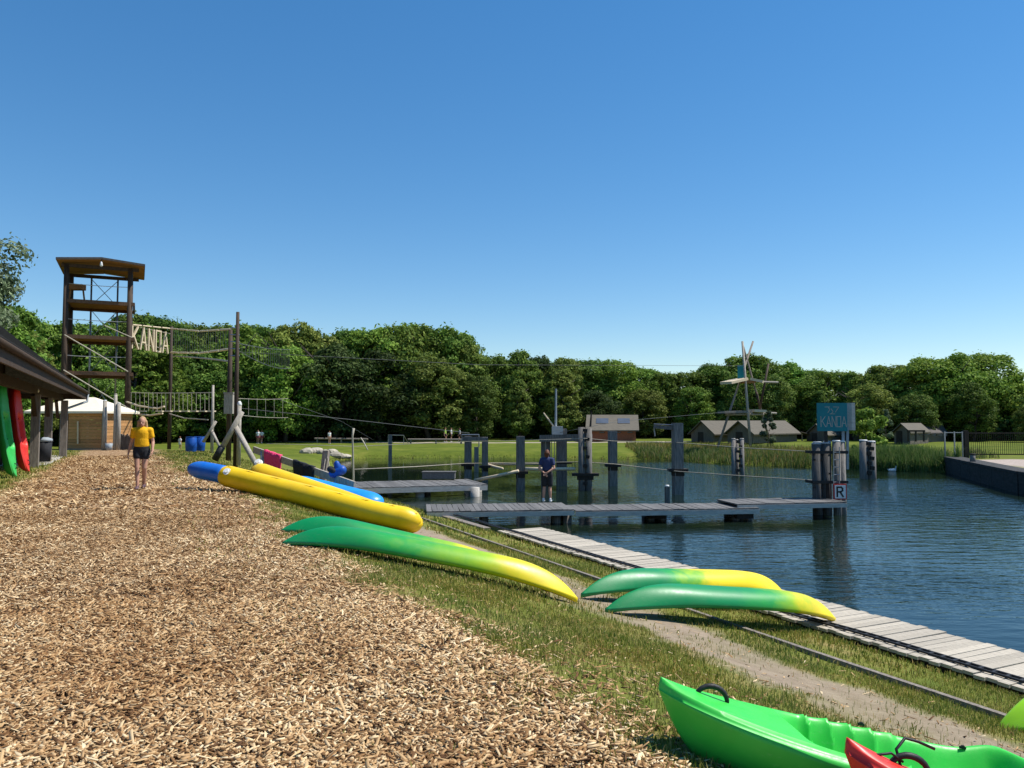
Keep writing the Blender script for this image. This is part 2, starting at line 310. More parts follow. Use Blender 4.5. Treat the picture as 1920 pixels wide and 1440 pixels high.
def height(x, y):
    x = np.asarray(x, float); y = np.asarray(y, float)
    d, idx, ins = pond_dist(x, y)
    lp = np.interp(d, [0, 0.25, 1.5, 3.0, 6.7, 7.6], [-1.47, -1.385, -1.22, -0.93, -0.02, 0])
    fp = np.interp(d, [0, 1.5, 6, 20, 40, 500], [-1.78, -1.2, -0.98, -0.6, -0.42, -0.3])
    qp = np.interp(d, [0, 0.35, 2, 60], [-1.78, -0.78, -0.74, -0.5])
    w = np.maximum(sm(42, 66, y), sm(15, 19, x) * (y > -20))
    z = lp * (1 - w) + fp * w
    z = np.where(np.isin(idx, QUAY) & (x > 20), qp, z)
    bump = 0.018 * np.sin(1.7 * x + 0.6 * y) * np.sin(1.1 * y - 0.5 * x) + 0.008 * np.sin(4.3 * x - 1.3 * y) * np.sin(3.7 * y + 0.8 * x)
    z = z + bump * np.clip(d * 0.6, 0, 1)
    z = np.where(ins, np.where((idx < 5) & (x < 14), -1.47, -1.78) - np.minimum(d * 1.6, 1.6), z)
    return z
def hz(x, y): return float(height(np.array([x]), np.array([y]))[0])
def snoise(x, y, s=1.0, k=0):
    return (np.sin(x * 1.3 * s + k) * np.sin(y * 1.1 * s + 1.7 * k) + 0.6 * np.sin(x * 2.9 * s + y * 1.3 * s + 2 + k) * np.sin(y * 2.3 * s - x * 0.9 * s + k) + 0.4 * np.sin(5.3 * s * x + k) * np.sin(4.7 * s * y + 0.4)) / 1.6
def masks(x, y):
    """(chips, dirt, grass) cover of the near bank, as weights"""
    n = 0.9 * x + 0.436 * y
    e = snoise(x, y, 1.2) * 0.38 + snoise(x, y, 3.4, 2) * 0.22 + snoise(x, y, 7.5, 4) * 0.10
    chips = 1 - sm(1.7, 2.75, n + e)
    far = sm(22, 28, y)
    hutside = (1 - sm(-3.1, -2.3, n - e * 0.5)) * sm(15, 18, y)
    chips = chips * (1 - hutside) * (1 - sm(0.6, 1.6, n + e) * far)
    chips = chips * (1 - sm(60, 66, y))
    dirt = sm(4.75, 5.3, n + e) * (1 - sm(6.3, 6.8, n + e * 0.7)) * (1 - sm(24, 30, y))
    dirt = dirt * np.clip(0.9 + 0.5 * snoise(x, y, 0.5, 5), 0.15, 1)
    grass = (1 - chips) * (1 - dirt)
    return chips, dirt, grass
# ground material (same masks written as nodes through a stored cover attribute)
def ground_mat():
    m, nt, b = newmat('ground_cover')
    at = nd(nt, 'ShaderNodeAttribute', attribute_name='cover'); sep = nd(nt, 'ShaderNodeSeparateColor'); nt.links.new(at.outputs['Color'], sep.inputs[0])
    tc = nd(nt, 'ShaderNodeTexCoord')
    def N(scale, det=8, rough=0.7):
        n = nd(nt, 'ShaderNodeTexNoise', i_Scale=scale, i_Detail=det, i_Roughness=rough); nt.links.new(tc.outputs['Object'], n.inputs['Vector']); return n.outputs['Fac']
    vo = nd(nt, 'ShaderNodeTexVoronoi', i_Scale=20.0); nt.links.new(tc.outputs['Object'], vo.inputs['Vector'])
    vs_ = nd(nt, 'ShaderNodeSeparateColor'); nt.links.new(vo.outputs['Color'], vs_.inputs[0])
    chips = ramp(nt, vs_.outputs[0], [(0.0, (0.08, 0.042, 0.022)), (0.4, (0.23, 0.135, 0.07)), (0.8, (0.40, 0.26, 0.14)), (1.0, (0.58, 0.43, 0.27))])
    dirt = ramp(nt, N(5), [(0.3, (0.21, 0.16, 0.115)), (0.7, (0.35, 0.28, 0.21))])
    g1 = ramp(nt, N(1.3), [(0.3, (0.10, 0.135, 0.022)), (0.5, (0.16, 0.17, 0.035)), (0.7, (0.27, 0.21, 0.085))])
    far = ramp(nt, N(0.35, 10, 0.75), [(0.3, (0.055, 0.085, 0.010)), (0.55, (0.11, 0.14, 0.018)), (0.75, (0.20, 0.19, 0.04))])
    def mix(f, a, c):
        x = nd(nt, 'ShaderNodeMix', data_type='RGBA'); nt.links.new(f, x.inputs[0]); nt.links.new(a, x.inputs[6]); nt.links.new(c, x.inputs[7]); return x.outputs[2]
    sx = nd(nt, 'ShaderNodeSeparateXYZ'); nt.links.new(tc.outputs['Object'], sx.inputs[0])
    fy = nd(nt, 'ShaderNodeMapRange'); fy.inputs['From Min'].default_value = 34; fy.inputs['From Max'].default_value = 62; nt.links.new(sx.outputs[1], fy.inputs[0])
    grass = mix(fy.outputs[0], g1.outputs[0], far.outputs[0])
    c = mix(sep.outputs[1], grass, dirt.outputs[0]); c = mix(sep.outputs[0], c, chips.outputs[0])
    pv = ramp(nt, N(3), [(0.3, (0.33, 0.27, 0.23)), (0.7, (0.44, 0.37, 0.32))]); c = mix(sep.outputs[2], c, pv.outputs[0])
    nt.links.new(c, b.inputs['Base Color']); b.inputs['Roughness'].default_value = 0.95; b.inputs['Specular IOR Level'].default_value = 0.1
    bp = nd(nt, 'ShaderNodeBump', i_Strength=0.7, i_Distance=0.03); nt.links.new(N(22, 8), bp.inputs['Height']); nt.links.new(bp.outputs[0], b.inputs['Normal'])
    return m
xs = np.concatenate([np.linspace(-900, -60, 16), np.linspace(-58, -10, 80), np.linspace(-9.7, 9.7, 150), np.linspace(10, 45, 90), np.linspace(48, 900, 16)])
ys = np.concatenate([np.linspace(-80, 0, 14), np.linspace(0.5, 16, 150), np.linspace(16.25, 76, 220), np.linspace(77, 130, 40), np.linspace(140, 2000, 22)])
X, Y = np.meshgrid(xs, ys); Z = height(X, Y)
V = np.stack([X, Y, Z], -1).reshape(-1, 3); nx, ny = len(xs), len(ys)
ii = (np.arange(ny - 1)[:, None] * nx + np.arange(nx - 1)[None, :]).ravel()
F = np.stack([ii, ii + 1, ii + 1 + nx, ii + nx], 1)
gme = np_mesh('ground', V, F, ground_mat(), 4, True)
ca = gme.color_attributes.new('cover', 'FLOAT_COLOR', 'POINT'); ch, di, gr = masks(V[:, 0], V[:, 1])
pavem = sm(25.6, 27.0, V[:, 0] + snoise(V[:, 0], V[:, 1], 0.8) * 0.6) * (1 - sm(47.3, 48.3, V[:, 1])) * (V[:, 1] > 10)
pathm = sm(84.2, 84.6, V[:, 1]) * (1 - sm(86.0, 86.4, V[:, 1])) * (V[:, 0] < 22)
ca.data.foreach_set('color', np.stack([ch, di, np.maximum(pavem, pathm), np.ones_like(ch)], 1).astype(np.float32).ravel())
tag(link('ground', gme), kind='structure')
# water
wm_, nt, b = newmat('pond_water')
b.inputs['Base Color'].default_value = (0.008, 0.016, 0.010, 1); b.inputs['Roughness'].default_value = 0.02; b.inputs['IOR'].default_value = 1.33
tc = nd(nt, 'ShaderNodeTexCoord')
def wn_(scale, st, det=3):
    mp = nd(nt, 'ShaderNodeMapping'); mp.inputs['Scale'].default_value = st; mp.inputs['Rotation'].default_value = (0, 0, R(-14)); nt.links.new(tc.outputs['Object'], mp.inputs[0])
    n = nd(nt, 'ShaderNodeTexNoise', i_Scale=scale, i_Detail=det, i_Roughness=0.5); nt.links.new(mp.outputs[0], n.inputs['Vector']); return n.outputs['Fac']
rip = nd(nt, 'ShaderNodeMath', operation='ADD'); nt.links.new(wn_(1.0, (1.2, 3.4, 1)), rip.inputs[0])
r2 = nd(nt, 'ShaderNodeMath', operation='MULTIPLY'); r2.inputs[1].default_value = 0.35; nt.links.new(wn_(3.2, (1.0, 2.2, 1)), r2.inputs[0]); nt.links.new(r2.outputs[0], rip.inputs[1])
calm = ramp(nt, wn_(0.05, (1, 1.6, 1), 2), [(0.40, (0.25, 0.25, 0.25)), (0.60, (1, 1, 1))])
sxw = nd(nt, 'ShaderNodeSeparateXYZ'); nt.links.new(tc.outputs['Object'], sxw.inputs[0])
lee = nd(nt, 'ShaderNodeMapRange'); lee.inputs['From Min'].default_value = -6; lee.inputs['From Max'].default_value = 8; lee.inputs['To Min'].default_value = 0.12; nt.links.new(sxw.outputs[0], lee.inputs[0])
st = nd(nt, 'ShaderNodeMath', operation='MULTIPLY'); nt.links.new(calm.outputs[0], st.inputs[0]); nt.links.new(lee.outputs[0], st.inputs[1])
band = nd(nt, 'ShaderNodeMapRange', interpolation_type='SMOOTHSTEP'); band.inputs['From Min'].default_value = 11; band.inputs['From Max'].default_value = 20; band.inputs['To Min'].default_value = 0.22; nt.links.new(sxw.outputs[1], band.inputs[0])
st3 = nd(nt, 'ShaderNodeMath', operation='MULTIPLY'); nt.links.new(st.outputs[0], st3.inputs[0]); nt.links.new(band.outputs[0], st3.inputs[1])
st2 = nd(nt, 'ShaderNodeMath', operation='MULTIPLY'); nt.links.new(st3.outputs[0], st2.inputs[0]); st2.inputs[1].default_value = 0.48
bp = nd(nt, 'ShaderNodeBump', i_Distance=0.19); nt.links.new(st2.outputs[0], bp.inputs['Strength']); nt.links.new(rip.outputs[0], bp.inputs['Height']); nt.links.new(bp.outputs[0], b.inputs['Normal'])
M['water'] = wm_
tag(MB().add([(-32, -20, WATER_Z), (40, -20, WATER_Z), (40, 74, WATER_Z), (-32, 74, WATER_Z)], [(0, 1, 2, 3)]).build('water', wm_), kind='structure')

# ------------------------------------------------------------------ wood chips and grass (stuff)
def scatter(n, x0, x1, y0, y1, dens):
    """n uniform tries, kept with probability dens(x, y)"""
    x = RNG.uniform(x0, x1, n); y = RNG.uniform(y0, y1, n); k = RNG.uniform(0, 1, n) < dens(x, y)
    return x[k], y[k]
def wedge(x, y, m=0.75): return (np.abs(x) < m * y + 0.8)
def chip_mesh(x, y, size, thick, name):
    n = len(x); z = height(x, y) + RNG.uniform(-0.002, 0.014, n) * (size / 0.03)
    L = size * RNG.lognormal(0, 0.5, n); W = size * RNG.uniform(0.12, 0.42, n); yaw = RNG.uniform(0, math.pi, n)
    tx, ty = RNG.normal(0, 0.28, n), RNG.normal(0, 0.3, n)
    c, s = np.cos(yaw), np.sin(yaw)
    ax = np.stack([c, s, tx], 1); bx = np.stack([-s, c, ty], 1); ctr = np.stack([x, y, z], 1)
    nrm = np.cross(ax, bx); nrm /= np.linalg.norm(nrm, axis=1)[:, None]
    jit = lambda: RNG.uniform(0.55, 1.1, n)[:, None]
    cs = [ctr + ax * (L / 2)[:, None] * jit() * sx + bx * (W / 2)[:, None] * jit() * sy for sx, sy in ((-1, -1), (1, -1), (1, 1), (-1, 1))]
    if thick:
        t = nrm * (size * 0.05)
        V = np.stack([q + t for q in cs] + [q - t for q in cs], 1).reshape(-1, 3)
        f = np.array([(0, 1, 2, 3), (4, 5, 1, 0), (5, 6, 2, 1), (6, 7, 3, 2), (7, 4, 0, 3)])
        F = (np.arange(n)[:, None, None] * 8 + f[None]).reshape(-1, 4)
    else:
        V = np.stack(cs, 1).reshape(-1, 3); F = np.arange(n * 4).reshape(-1, 4)
    return tag(link(name, np_mesh(name, V, F, M['chips'], 4)), 'scattered tan wood chips covering the footpath', 'wood chips', kind='stuff')
def chipdens(x, y, base=1.0):
    c, d, g = masks(x, y); n = 0.9 * x + 0.436 * y
    return (c ** 1.5 + (0.10 * np.exp(-np.maximum(n - 2.2, 0) * 1.2) + 0.006) * (1 - c) * (n < 7.4) * (n > 1)) * wedge(x, y) * base
x, y = scatter(300000, -7, 4.5, 2.2, 7, lambda x, y: chipdens(x, y)); chip_mesh(x, y, 0.047, True, 'wood_chips')
x, y = scatter(420000, -13, 6, 7, 14, lambda x, y: chipdens(x, y)); chip_mesh(x, y, 0.046, False, 'wood_chips')
x, y = scatter(230000, -26, 4, 14, 36, lambda x, y: chipdens(x, y)); chip_mesh(x, y, 0.085, False, 'wood_chips')
def blade_mesh(x, y, h, w, name, mat, label, lean=0.45, cat='grass'):
    n = len(x); z = height(x, y) - 0.005; yaw = RNG.uniform(0, 2 * math.pi, n); c, s = np.cos(yaw), np.sin(yaw)
    hh = h * RNG.uniform(0.45, 1.35, n); ln = RNG.normal(0, lean, n) * hh; ld = RNG.uniform(0, 2 * math.pi, n)
    ww = w * RNG.uniform(0.6, 1.3, n); b0 = np.stack([x, y, z], 1); side = np.stack([c, s, np.zeros(n)], 1) * (ww / 2)[:, None]
    lv = np.stack([np.cos(ld) * ln, np.sin(ld) * ln, np.zeros(n)], 1); up = np.stack([np.zeros(n), np.zeros(n), hh], 1)
    mid = b0 + up * 0.6 + lv * 0.35; tip = b0 + up * np.clip(1 - np.abs(ln / hh)[:, None] * 0.3, 0.5, 1) + lv
    V = np.stack([b0 - side, b0 + side, mid + side * 0.8, mid - side * 0.8, tip], 1).reshape(-1, 3)
    k = np.arange(n)[:, None] * 5; T = np.concatenate([k + [0, 1, 2], k + [0, 2, 3], k + [3, 2, 4]], 0)
    return tag(link(name, np_mesh(name, V, T, mat)), label, cat, kind='stuff')
def gdens(x, y):
    c, d, g = masks(x, y); n = 0.9 * x + 0.436 * y
    patch = np.clip(0.62 + 0.6 * snoise(x, y, 1.5, 3), 0.12, 1); dd, _, ins = pond_dist(x, y)
    return (g ** 1.5 * patch + 0.02 * c * (n > 0.6)) * wedge(x, y) * (~ins) * (dd > 0.12)
GL = 'short sun-dried green grass on the sloping bank'
x, y = scatter(330000, -5, 8.5, 2.2, 9, gdens); blade_mesh(x, y, 0.055, 0.006, 'grass', M['grass'], GL)
x, y = scatter(230000, -11, 6, 9, 18, gdens); blade_mesh(x, y, 0.065, 0.011, 'grass', M['grass'], GL)
x, y = scatter(120000, -24, 1, 18, 42, gdens); blade_mesh(x, y, 0.09, 0.024, 'grass', M['grass'], GL)
def shoredens(lo, hi):
    def f(x, y):
        d, _, ins = pond_dist(x, y); return ((~ins) & (d > lo) & (d < hi)).astype(float) * np.clip(0.7 + 0.6 * snoise(x, y, 0.7, 1), 0, 1)
    return f
# reeds and tall grass on the far right bank
x, y = scatter(60000, 11, 34, 47, 76, shoredens(0.05, 9)); k = (y > 49.5 - (x - 26) * 0.2) & ((x < 27.5) | (y > 54)); blade_mesh(x[k], y[k], 0.6, 0.045, 'tall_grass', M['reed'], 'tall seeding grass on the far bank below the tents', 0.25)
x, y = scatter(34000, 11, 31, 47, 72, lambda x, y: shoredens(0.02, 2.6)(x, y)); k = y > 50; blade_mesh(x[k], y[k], 0.62, 0.045, 'reeds', M['lushreed'], 'lush green reeds along the waterline of the far bank', 0.3, 'reeds')
x, y = scatter(22000, 23.5, 28.6, 49.6, 55, lambda x, y: shoredens(0.02, 4.5)(x, y)); blade_mesh(x, y, 1.0, 0.045, 'reeds', M['lushreed'], 'thick clump of tall reeds beside the dark quay wall', 0.3, 'reeds')
x, y = scatter(40000, -22, 13, 60, 74, lambda x, y: shoredens(0.02, 0.8)(x, y) * (y > 60)); blade_mesh(x, y, 0.10, 0.05, 'meadow_grass', M['reed'], 'mown meadow grass on the far bank before the wood', 0.5)


# ------------------------------------------------------------------ kayaks
def sst(a, b, x): t = min(max((x - a) / (b - a), 0), 1); return t * t * (3 - 2 * t)
def kayak_hull(L, W, H, bow=0.16, stern=0.10, cockpits=((0.05, 0.62),), ribs=True, rim=0.05, stem=(0.35, 3.2), NL=120, NU=12, NV=36, full=2.6):
    """sit-on-top hull, bow at -x, keel at z=0: outer hull and moulded deck in one skin"""
    vs = []; fs = []; ring = 2 * NU + NV
    for i in range(NL + 1):
        s = -1 + 2 * i / NL
        s = math.copysign(abs(s) ** 0.85, s) if abs(s) > 1e-9 else 0
        x = s * L / 2; a = abs(s)
        w = max(W / 2 * (max(1 - a ** full, 0)) ** 0.78, 0.012)
        rise = (bow if s < 0 else stern)
        zs = H + rise * a ** 2.6
        zk = (H + rise) * 0.93 * max(0, (a - stem[0]) / (1 - stem[0])) ** stem[1]
        zs = max(zs, zk + 0.02)
        for c0, c1 in cockpits:                    # moulded rim rises beside the seat back
            zs += rim * math.exp(-((s - c1 + 0.04) / 0.10) ** 2)
        rw = []
        for j in range(NU):                        # port gunwale down to keel
            u = 1 - j / NU; t = u * math.pi / 2
            vb = sst(0.40, 0.92, a) * 0.85; yy = w * (math.sin(t) ** 0.75 * (1 - vb) + u ** 0.9 * vb); z = zk + (zs - 0.03 - zk) * ((1 - math.cos(t)) ** 0.9 * (1 - vb) + u * vb)
            rw.append((x, -yy, z + 0.012 * math.exp(-(u / 0.1) ** 2) * (1 - a)))
        for j in range(NU):                        # keel up to starboard gunwale
            u = j / NU; t = u * math.pi / 2
            vb = sst(0.40, 0.92, a) * 0.85; yy = w * (math.sin(t) ** 0.75 * (1 - vb) + u ** 0.9 * vb); z = zk + (zs - 0.03 - zk) * ((1 - math.cos(t)) ** 0.9 * (1 - vb) + u * vb)
            rw.append((x, yy, z + 0.012 * math.exp(-(u / 0.1) ** 2) * (1 - a)))
        for j in range(NV):                        # deck back to port
            v = 1 - 2 * j / (NV - 1); av = abs(v)
            z = zs - 0.03 * max(0, (av - 0.86) / 0.14) ** 2 + 0.035 * (1 - av ** 2) * a ** 1.5
            for c0, c1 in cockpits:
                inside = sst(c0 - 0.05, c0 + 0.10, s + 0.10 * (1 - av) * 0) * (1 - sst(c1 - 0.05, c1 + 0.015, s + 0.07 * av * av))
                wall = 1 - sst(0.52, 0.86, av)
                dep = (H - 0.05) * 0.80
                seat = sst(c0 + (c1 - c0) * 0.60, c0 + (c1 - c0) * 0.70, s)
                dep *= 1 - 0.22 * seat * (1 - 0.6 * math.exp(-((s - c1 + 0.13) / 0.08) ** 2))
                z -= dep * inside * wall
                if ribs:
                    q = (s - c0) / (c1 - c0)
                    if 0.10 < q < 0.56:
                        ph = (q * 10 + av * 0.9) % 1.0
                        z += 0.12 * ph * ph * math.exp(-((av - 0.64) / 0.15) ** 2) * inside * sst(0.08, 0.14, q) * (1 - sst(0.5, 0.56, q))
                # tool channel along the side deck
            z -= 0.008 * math.exp(-((av - 0.90) / 0.012) ** 2) * (a < 0.8)
            rw.append((x, w * v * 0.995, z))
        vs += rw
    for i in range(NL):
        for j in range(ring):
            j2 = (j + 1) % ring
            fs.append((i * ring + j, (i + 1) * ring + j, (i + 1) * ring + j2, i * ring + j2))
    fs.append(tuple(range(ring))); fs.append(tuple(NL * ring + j for j in range(ring - 1, -1, -1)))
    return MB().add(vs, fs)
def handle_loop(c, span, h, r, mb, axis=(1, 0, 0)):
    a = Vector(axis).normalized(); c = Vector(c); pts = []
    for k in range(13):
        t = math.pi * k / 12; pts.append(c - a * (span / 2) * math.cos(t) + Vector((0, 0, h * math.sin(t))))
    mb.path(pts, [r * (0.8 + 0.35 * math.sin(math.pi * k / 12)) for k in range(13)], 8)
def slope_frame(x, y, yaw, flip=False, lift=0.0, dz=None, tilt=0.0, roll=0.0):
    """matrix standing a boat on the ground at x,y with its length along yaw"""
    e = 0.6; z = hz(x, y) if dz is None else dz
    d = Vector((math.cos(yaw), math.sin(yaw), 0)); sd_ = Vector((-d.y, d.x, 0))
    gx = (hz(x + d.x * e, y + d.y * e) - hz(x - d.x * e, y - d.y * e)) / (2 * e) if dz is None else 0
    gy = (hz(x + sd_.x * e, y + sd_.y * e) - hz(x - sd_.x * e, y - sd_.y * e)) / (2 * e) if dz is None else 0
    ex = (d + Vector((0, 0, gx + tilt))).normalized(); ey = (sd_ + Vector((0, 0, gy + roll))); ez = ex.cross(ey).normalized(); ey = ez.cross(ex)
    if flip: ey, ez = -ey, -ez
    Mx = Matrix((ex, ey, ez)).transposed().to_4x4(); Mx.translation = Vector((x, y, z + lift))
    return Mx
def kayak(name, label, mat, Mx, L=3.9, W=0.76, H=0.30, group=None, fittings=True, hh=0.075, **kw):
    o = thing(name, label, 'kayak', group=group); o.matrix_basis = Mx
    hull = kayak_hull(L, W, H, **kw).build('hull', mat, o, True, False)
    bow = kw.get('bow', 0.16); stern = kw.get('stern', 0.10)
    for sgn, rise in ((-1, bow), (1, stern)):
        mb = MB(); handle_loop((sgn * L * 0.5 * 0.80, 0, H + rise * 0.60), 0.17, hh, 0.013, mb); mb.build('carry_handle', M['black'], o, True, False)
    if fittings:
        for sx, sy in ((0.30, 0.40), (0.30, -0.40), (-0.1, 0.46), (-0.1, -0.46)):
            mb = MB(); mb.box((sx * L / 2, sy * W * 0.97, H + 0.02), (0.035, 0.012, 0.012)); handle_loop((sx * L / 2, sy * W * 0.97, H + 0.01), 0.03, 0.02, 0.004, mb); mb.build('strap_eye', M['black'], o, False, False)
    return o
def two_ends(pA, pB):
    d = Vector(pB) - Vector(pA); c = (Vector(pA) + Vector(pB)) / 2; return c.x, c.y, math.atan2(d.y, d.x), math.hypot(d.x, d.y)
# near green kayak, right way up
kayak('sit_on_top_kayak', 'bright green sit-on-top kayak lying upright on the grass, bow raised', M['kayak_green'],
      slope_frame(2.05, 4.08, R(1), lift=-0.09, tilt=0.015, roll=0.02), stem=(0.62, 2.3), L=2.8, W=0.80, H=0.33, bow=0.085, stern=0.10, cockpits=((-0.46, 0.46),), NL=260, NV=60, full=2.5)
rk = kayak('sit_on_top_kayak', 'red kayak with black bow handle lying beside the bright green kayak', M['kayak_red'],
      slope_frame(2.74, 3.30, R(-6), lift=-0.10, tilt=0.02), stem=(0.62, 2.3), L=2.75, W=0.76, H=0.32, bow=0.16, stern=0.12, cockpits=((-0.42, 0.52),), NL=120, full=2.2)
mb = MB(); mb.path([(-1.13, 0.0, 0.42), (-1.15, 0.03, 0.50), (-1.11, 0.05, 0.55), (-1.05, 0.06, 0.545), (-0.98, 0.05, 0.53)], 0.007, 6); mb.path([(-1.13, 0.0, 0.46), (-1.19, -0.02, 0.49), (-1.25, -0.02, 0.47), (-1.27, -0.02, 0.45)], 0.006, 6)
mb.build('bow_cord', M['black'], rk, True, False)
# flipped green and yellow tandems
g1 = gradkayak('green_yellow_plastic_a', -1.3, 1.8); g2 = gradkayak('green_yellow_plastic_b', -0.7, 1.6); g3 = gradkayak('green_yellow_plastic_c', -0.8, 0.3); g4 = gradkayak('green_yellow_plastic_d', -0.1, 1.7)
def flipped(pA, pB, mat, label, W=0.64, H=0.245, roll=0.0):
    c = (pA + pB) / 2; d = pB - pA; L = d.length; ex = d.normalized(); sd_ = Vector((-ex.y, ex.x, 0)).normalized()
    g = hz(c.x + sd_.x * .5, c.y + sd_.y * .5) - hz(c.x - sd_.x * .5, c.y - sd_.y * .5)
    ey = sd_ + Vector((0, 0, g + roll)); ez = ex.cross(ey).normalized(); ey = ez.cross(ex)
    Mx = Matrix((ex, -ey, -ez)).transposed().to_4x4(); Mx.translation = c + ez * (H + 0.125)
    return kayak('overturned_kayak', label, mat, Mx, L=L, W=W, H=H, bow=0.15, stern=0.14, full=2.6, cockpits=((-0.55, 0.0), (0.1, 0.62)), ribs=False, rim=0.0, NL=90, fittings=False, hh=0.012)
A = P(530, 1016, 0.03); B = P(1083, 1123, -0.70)
flipped(A, B, g1, 'overturned green kayak fading to yellow, beside the yellow inflatable on the grass')
A2 = P(517, 998, 0.03) + Vector((0, 0.25, 0)); B2 = A2 + (B - A) * 0.95 + Vector((-0.30, 0.34, -0.11))
flipped(A2, B2, g2, 'overturned dark green kayak half hidden behind the green to yellow one')
A = P(1135, 1142, -0.80); B = P(1566, 1160, -1.31)
flipped(A, B, g4, 'overturned mottled green kayak with yellow tip resting on the boardwalk edge')
A = P(1090, 1113, -0.82); B = P(1470, 1113, -1.31)
flipped(A, B, g3, 'overturned green and yellow kayak behind the mottled one on the boardwalk')
A = P(1872, 1366, -1.16); flipped(A, A + Vector((2.7, 0.25, -.12)), M['kayak_lime'], 'lime green overturned kayak lying across the timber edging by the boardwalk', 0.74, 0.26)
# kayaks standing against the hut
def standing(base, top, mat, label, L):
    d = (top - base).normalized(); face = Vector((0.97, 0.22, 0)); ez = (face - d * face.dot(d)).normalized(); ex = -d; ey = ez.cross(ex)
    Mx = Matrix((ex, ey, ez)).transposed().to_4x4(); Mx.translation = (base + top) / 2 - ez * 0.15
    return kayak('standing_kayak', label, mat, Mx, L=L, W=0.60, H=0.26, bow=0.05, stern=0.02, stem=(0.74, 2.4), rim=0.02, ribs=False, cockpits=((-0.2, 0.45),), NL=80, full=3.6)
b0 = P(20, 896, 0.0); t0 = Q(-6, 702, b0.y + 0.35); standing(b0, t0, M['kayak_darkgreen'], 'green kayak stood on end against the hut eave', (t0 - b0).length)
b0 = P(45, 887, 0.0); t0 = Q(22, 711, b0.y + 0.35); standing(b0, t0, M['kayak_red'], 'red kayak stood on end against the hut eave', (t0 - b0).length)

# ------------------------------------------------------------------ inflatables
def inflated(pts, r, mb, n=40, seg=20, nose0=0.5, nose1=0.5):
    pts = [Vector(p) for p in pts]; out = []; rad = []
    for i in range(n + 1):
        t = i / n * (len(pts) - 1); k = min(int(t), len(pts) - 2); f = t - k
        p0, p1, p2, p3 = pts[max(k - 1, 0)], pts[k], pts[k + 1], pts[min(k + 2, len(pts) - 1)]
        out.append(0.5 * ((2 * p1) + (p2 - p0) * f + (2 * p0 - 5 * p1 + 4 * p2 - p3) * f * f + (3 * p1 - p0 - 3 * p2 + p3) * f ** 3))
    acc = [0]
    for a, b in zip(out, out[1:]): acc.append(acc[-1] + (b - a).length)
    L = acc[-1]
    for q in acc:
        e = min(q / (nose0 * r * 2), (L - q) / (nose1 * r * 2), 1); rad.append(max(r * math.sqrt(max(1 - (1 - e) ** 2, 0)), 0.012))
    mb.path(out, rad, seg); return out, rad
raft = thing('inflatable_raft', 'long yellow inflatable raft with blue nose lying down the grassy bank', 'raft', P(600, 960, -0.1))
ctl = [Q(412, 889, 18.0), Q(480, 906, 17.6), Q(600, 936, 16.8), Q(700, 961, 16.3), Q(790, 978, 16.2)]
mb = MB(); path_, rad_ = inflated(ctl, 0.245, mb, 48, 24, 0.55, 0.8); t1 = mb.build('tube', M['pvc_yellow'], raft, True)
off = Vector((0.42, 1.05, 0.02))
mb = MB(); inflated([p + off * (1, .78, .5, .22, .05)[i] - Vector((0, 0, (0, .02, .06, .08, .08)[i])) for i, p in enumerate(ctl)], 0.25, mb, 48, 24, 0.8, 0.8); t2 = mb.build('tube', M['pvc_yellow'], raft, True)
mb = MB(); inflated([Q(353, 878, 18.35), Q(385, 883, 18.2), Q(425, 891, 17.9)], 0.212, mb, 24, 20, 1.05, 0.3); mb.build('nose_tube', M['pvc_blue'], raft, True)
mb = MB(); a = ctl[0].lerp(ctl[1], 0.2) + off * 0.5; bq = ctl[4] + off * 0.42 - (ctl[4] - ctl[3]) * 0.2
mb.beam(a - Vector((0, 0, .12)), ctl[1] + off * .4 - Vector((0, 0, .14)), 0.5, 0.10); mb.build('floor', M['pvc_yellow'], raft)
n_ = (Vector((-0.1, -0.85, 0.60))).normalized()
for cpt, par in ((path_[5] + n_ * .233, t1), (ctl[0].lerp(ctl[1], .22) + off * .96 + Vector((-.1, -.1, .97)).normalized() * .25, t2)):
    mb = MB(); mb.tube(cpt - n_ * 0.05, cpt + n_ * 0.02, 0.10, 0.085, 16); mb.tube(cpt + n_ * 0.02, cpt + n_ * 0.045, 0.05, 0.045, 12); mb.build('valve_patch', M['white'], par, False)
mb = MB()
for k in range(4, 46, 6):
    p = path_[k] + Vector((0.03, -0.09, rad_[k] * 0.95)); p2 = path_[min(k + 6, 47)] + Vector((0.03, -0.09, rad_[min(k + 6, 47)] * 0.95))
    mb.path(sag(p, p2, 0.02, 5), 0.008, 5)
mb.build('grab_line', M['pvc_yellow'], t1, True)
for k in (6, 18, 30, 42):
    d = (path_[k + 1] - path_[k - 1]).normalized(); mb = MB(); mb.path([path_[k] - d * 0.012, path_[k] + d * 0.012], rad_[k] * 1.006, 24, False); mb.build('seam', M['pvc_yellow'], t1, True)
# blue paddle board behind the raft
board = thing('inflatable_boat', 'light blue inflatable boat on the bank behind the yellow raft', 'inflatable boat', P(640, 930, -0.4))
pb = [Q(545, 902, 21.2), Q(600, 916, 20.5), Q(660, 931, 19.8), Q(714, 944, 19.2)]
mb = MB(); o_, r_ = inflated(pb, 0.36, mb, 30, 20, 0.9, 0.7)
cz = {}
mb.v = [(v[0], v[1], 0) + (v[2],) for v in mb.v]
ring = 20; nv = []
for i, v in enumerate(mb.v):
    c = o_[i // ring]; nv.append((v[0], v[1], c.z + (v[3] - c.z) * 0.62))
mb.v = nv; mb.build('hull', M['pvc_lightblue'], board, True)
mb = MB(); mb.path([Vector(p) + Vector((0, -0.30, 0.02)) for p in (pb[0], pb[1])], 0.03, 8); mb.build('side_stripe', M['white'], board, True)

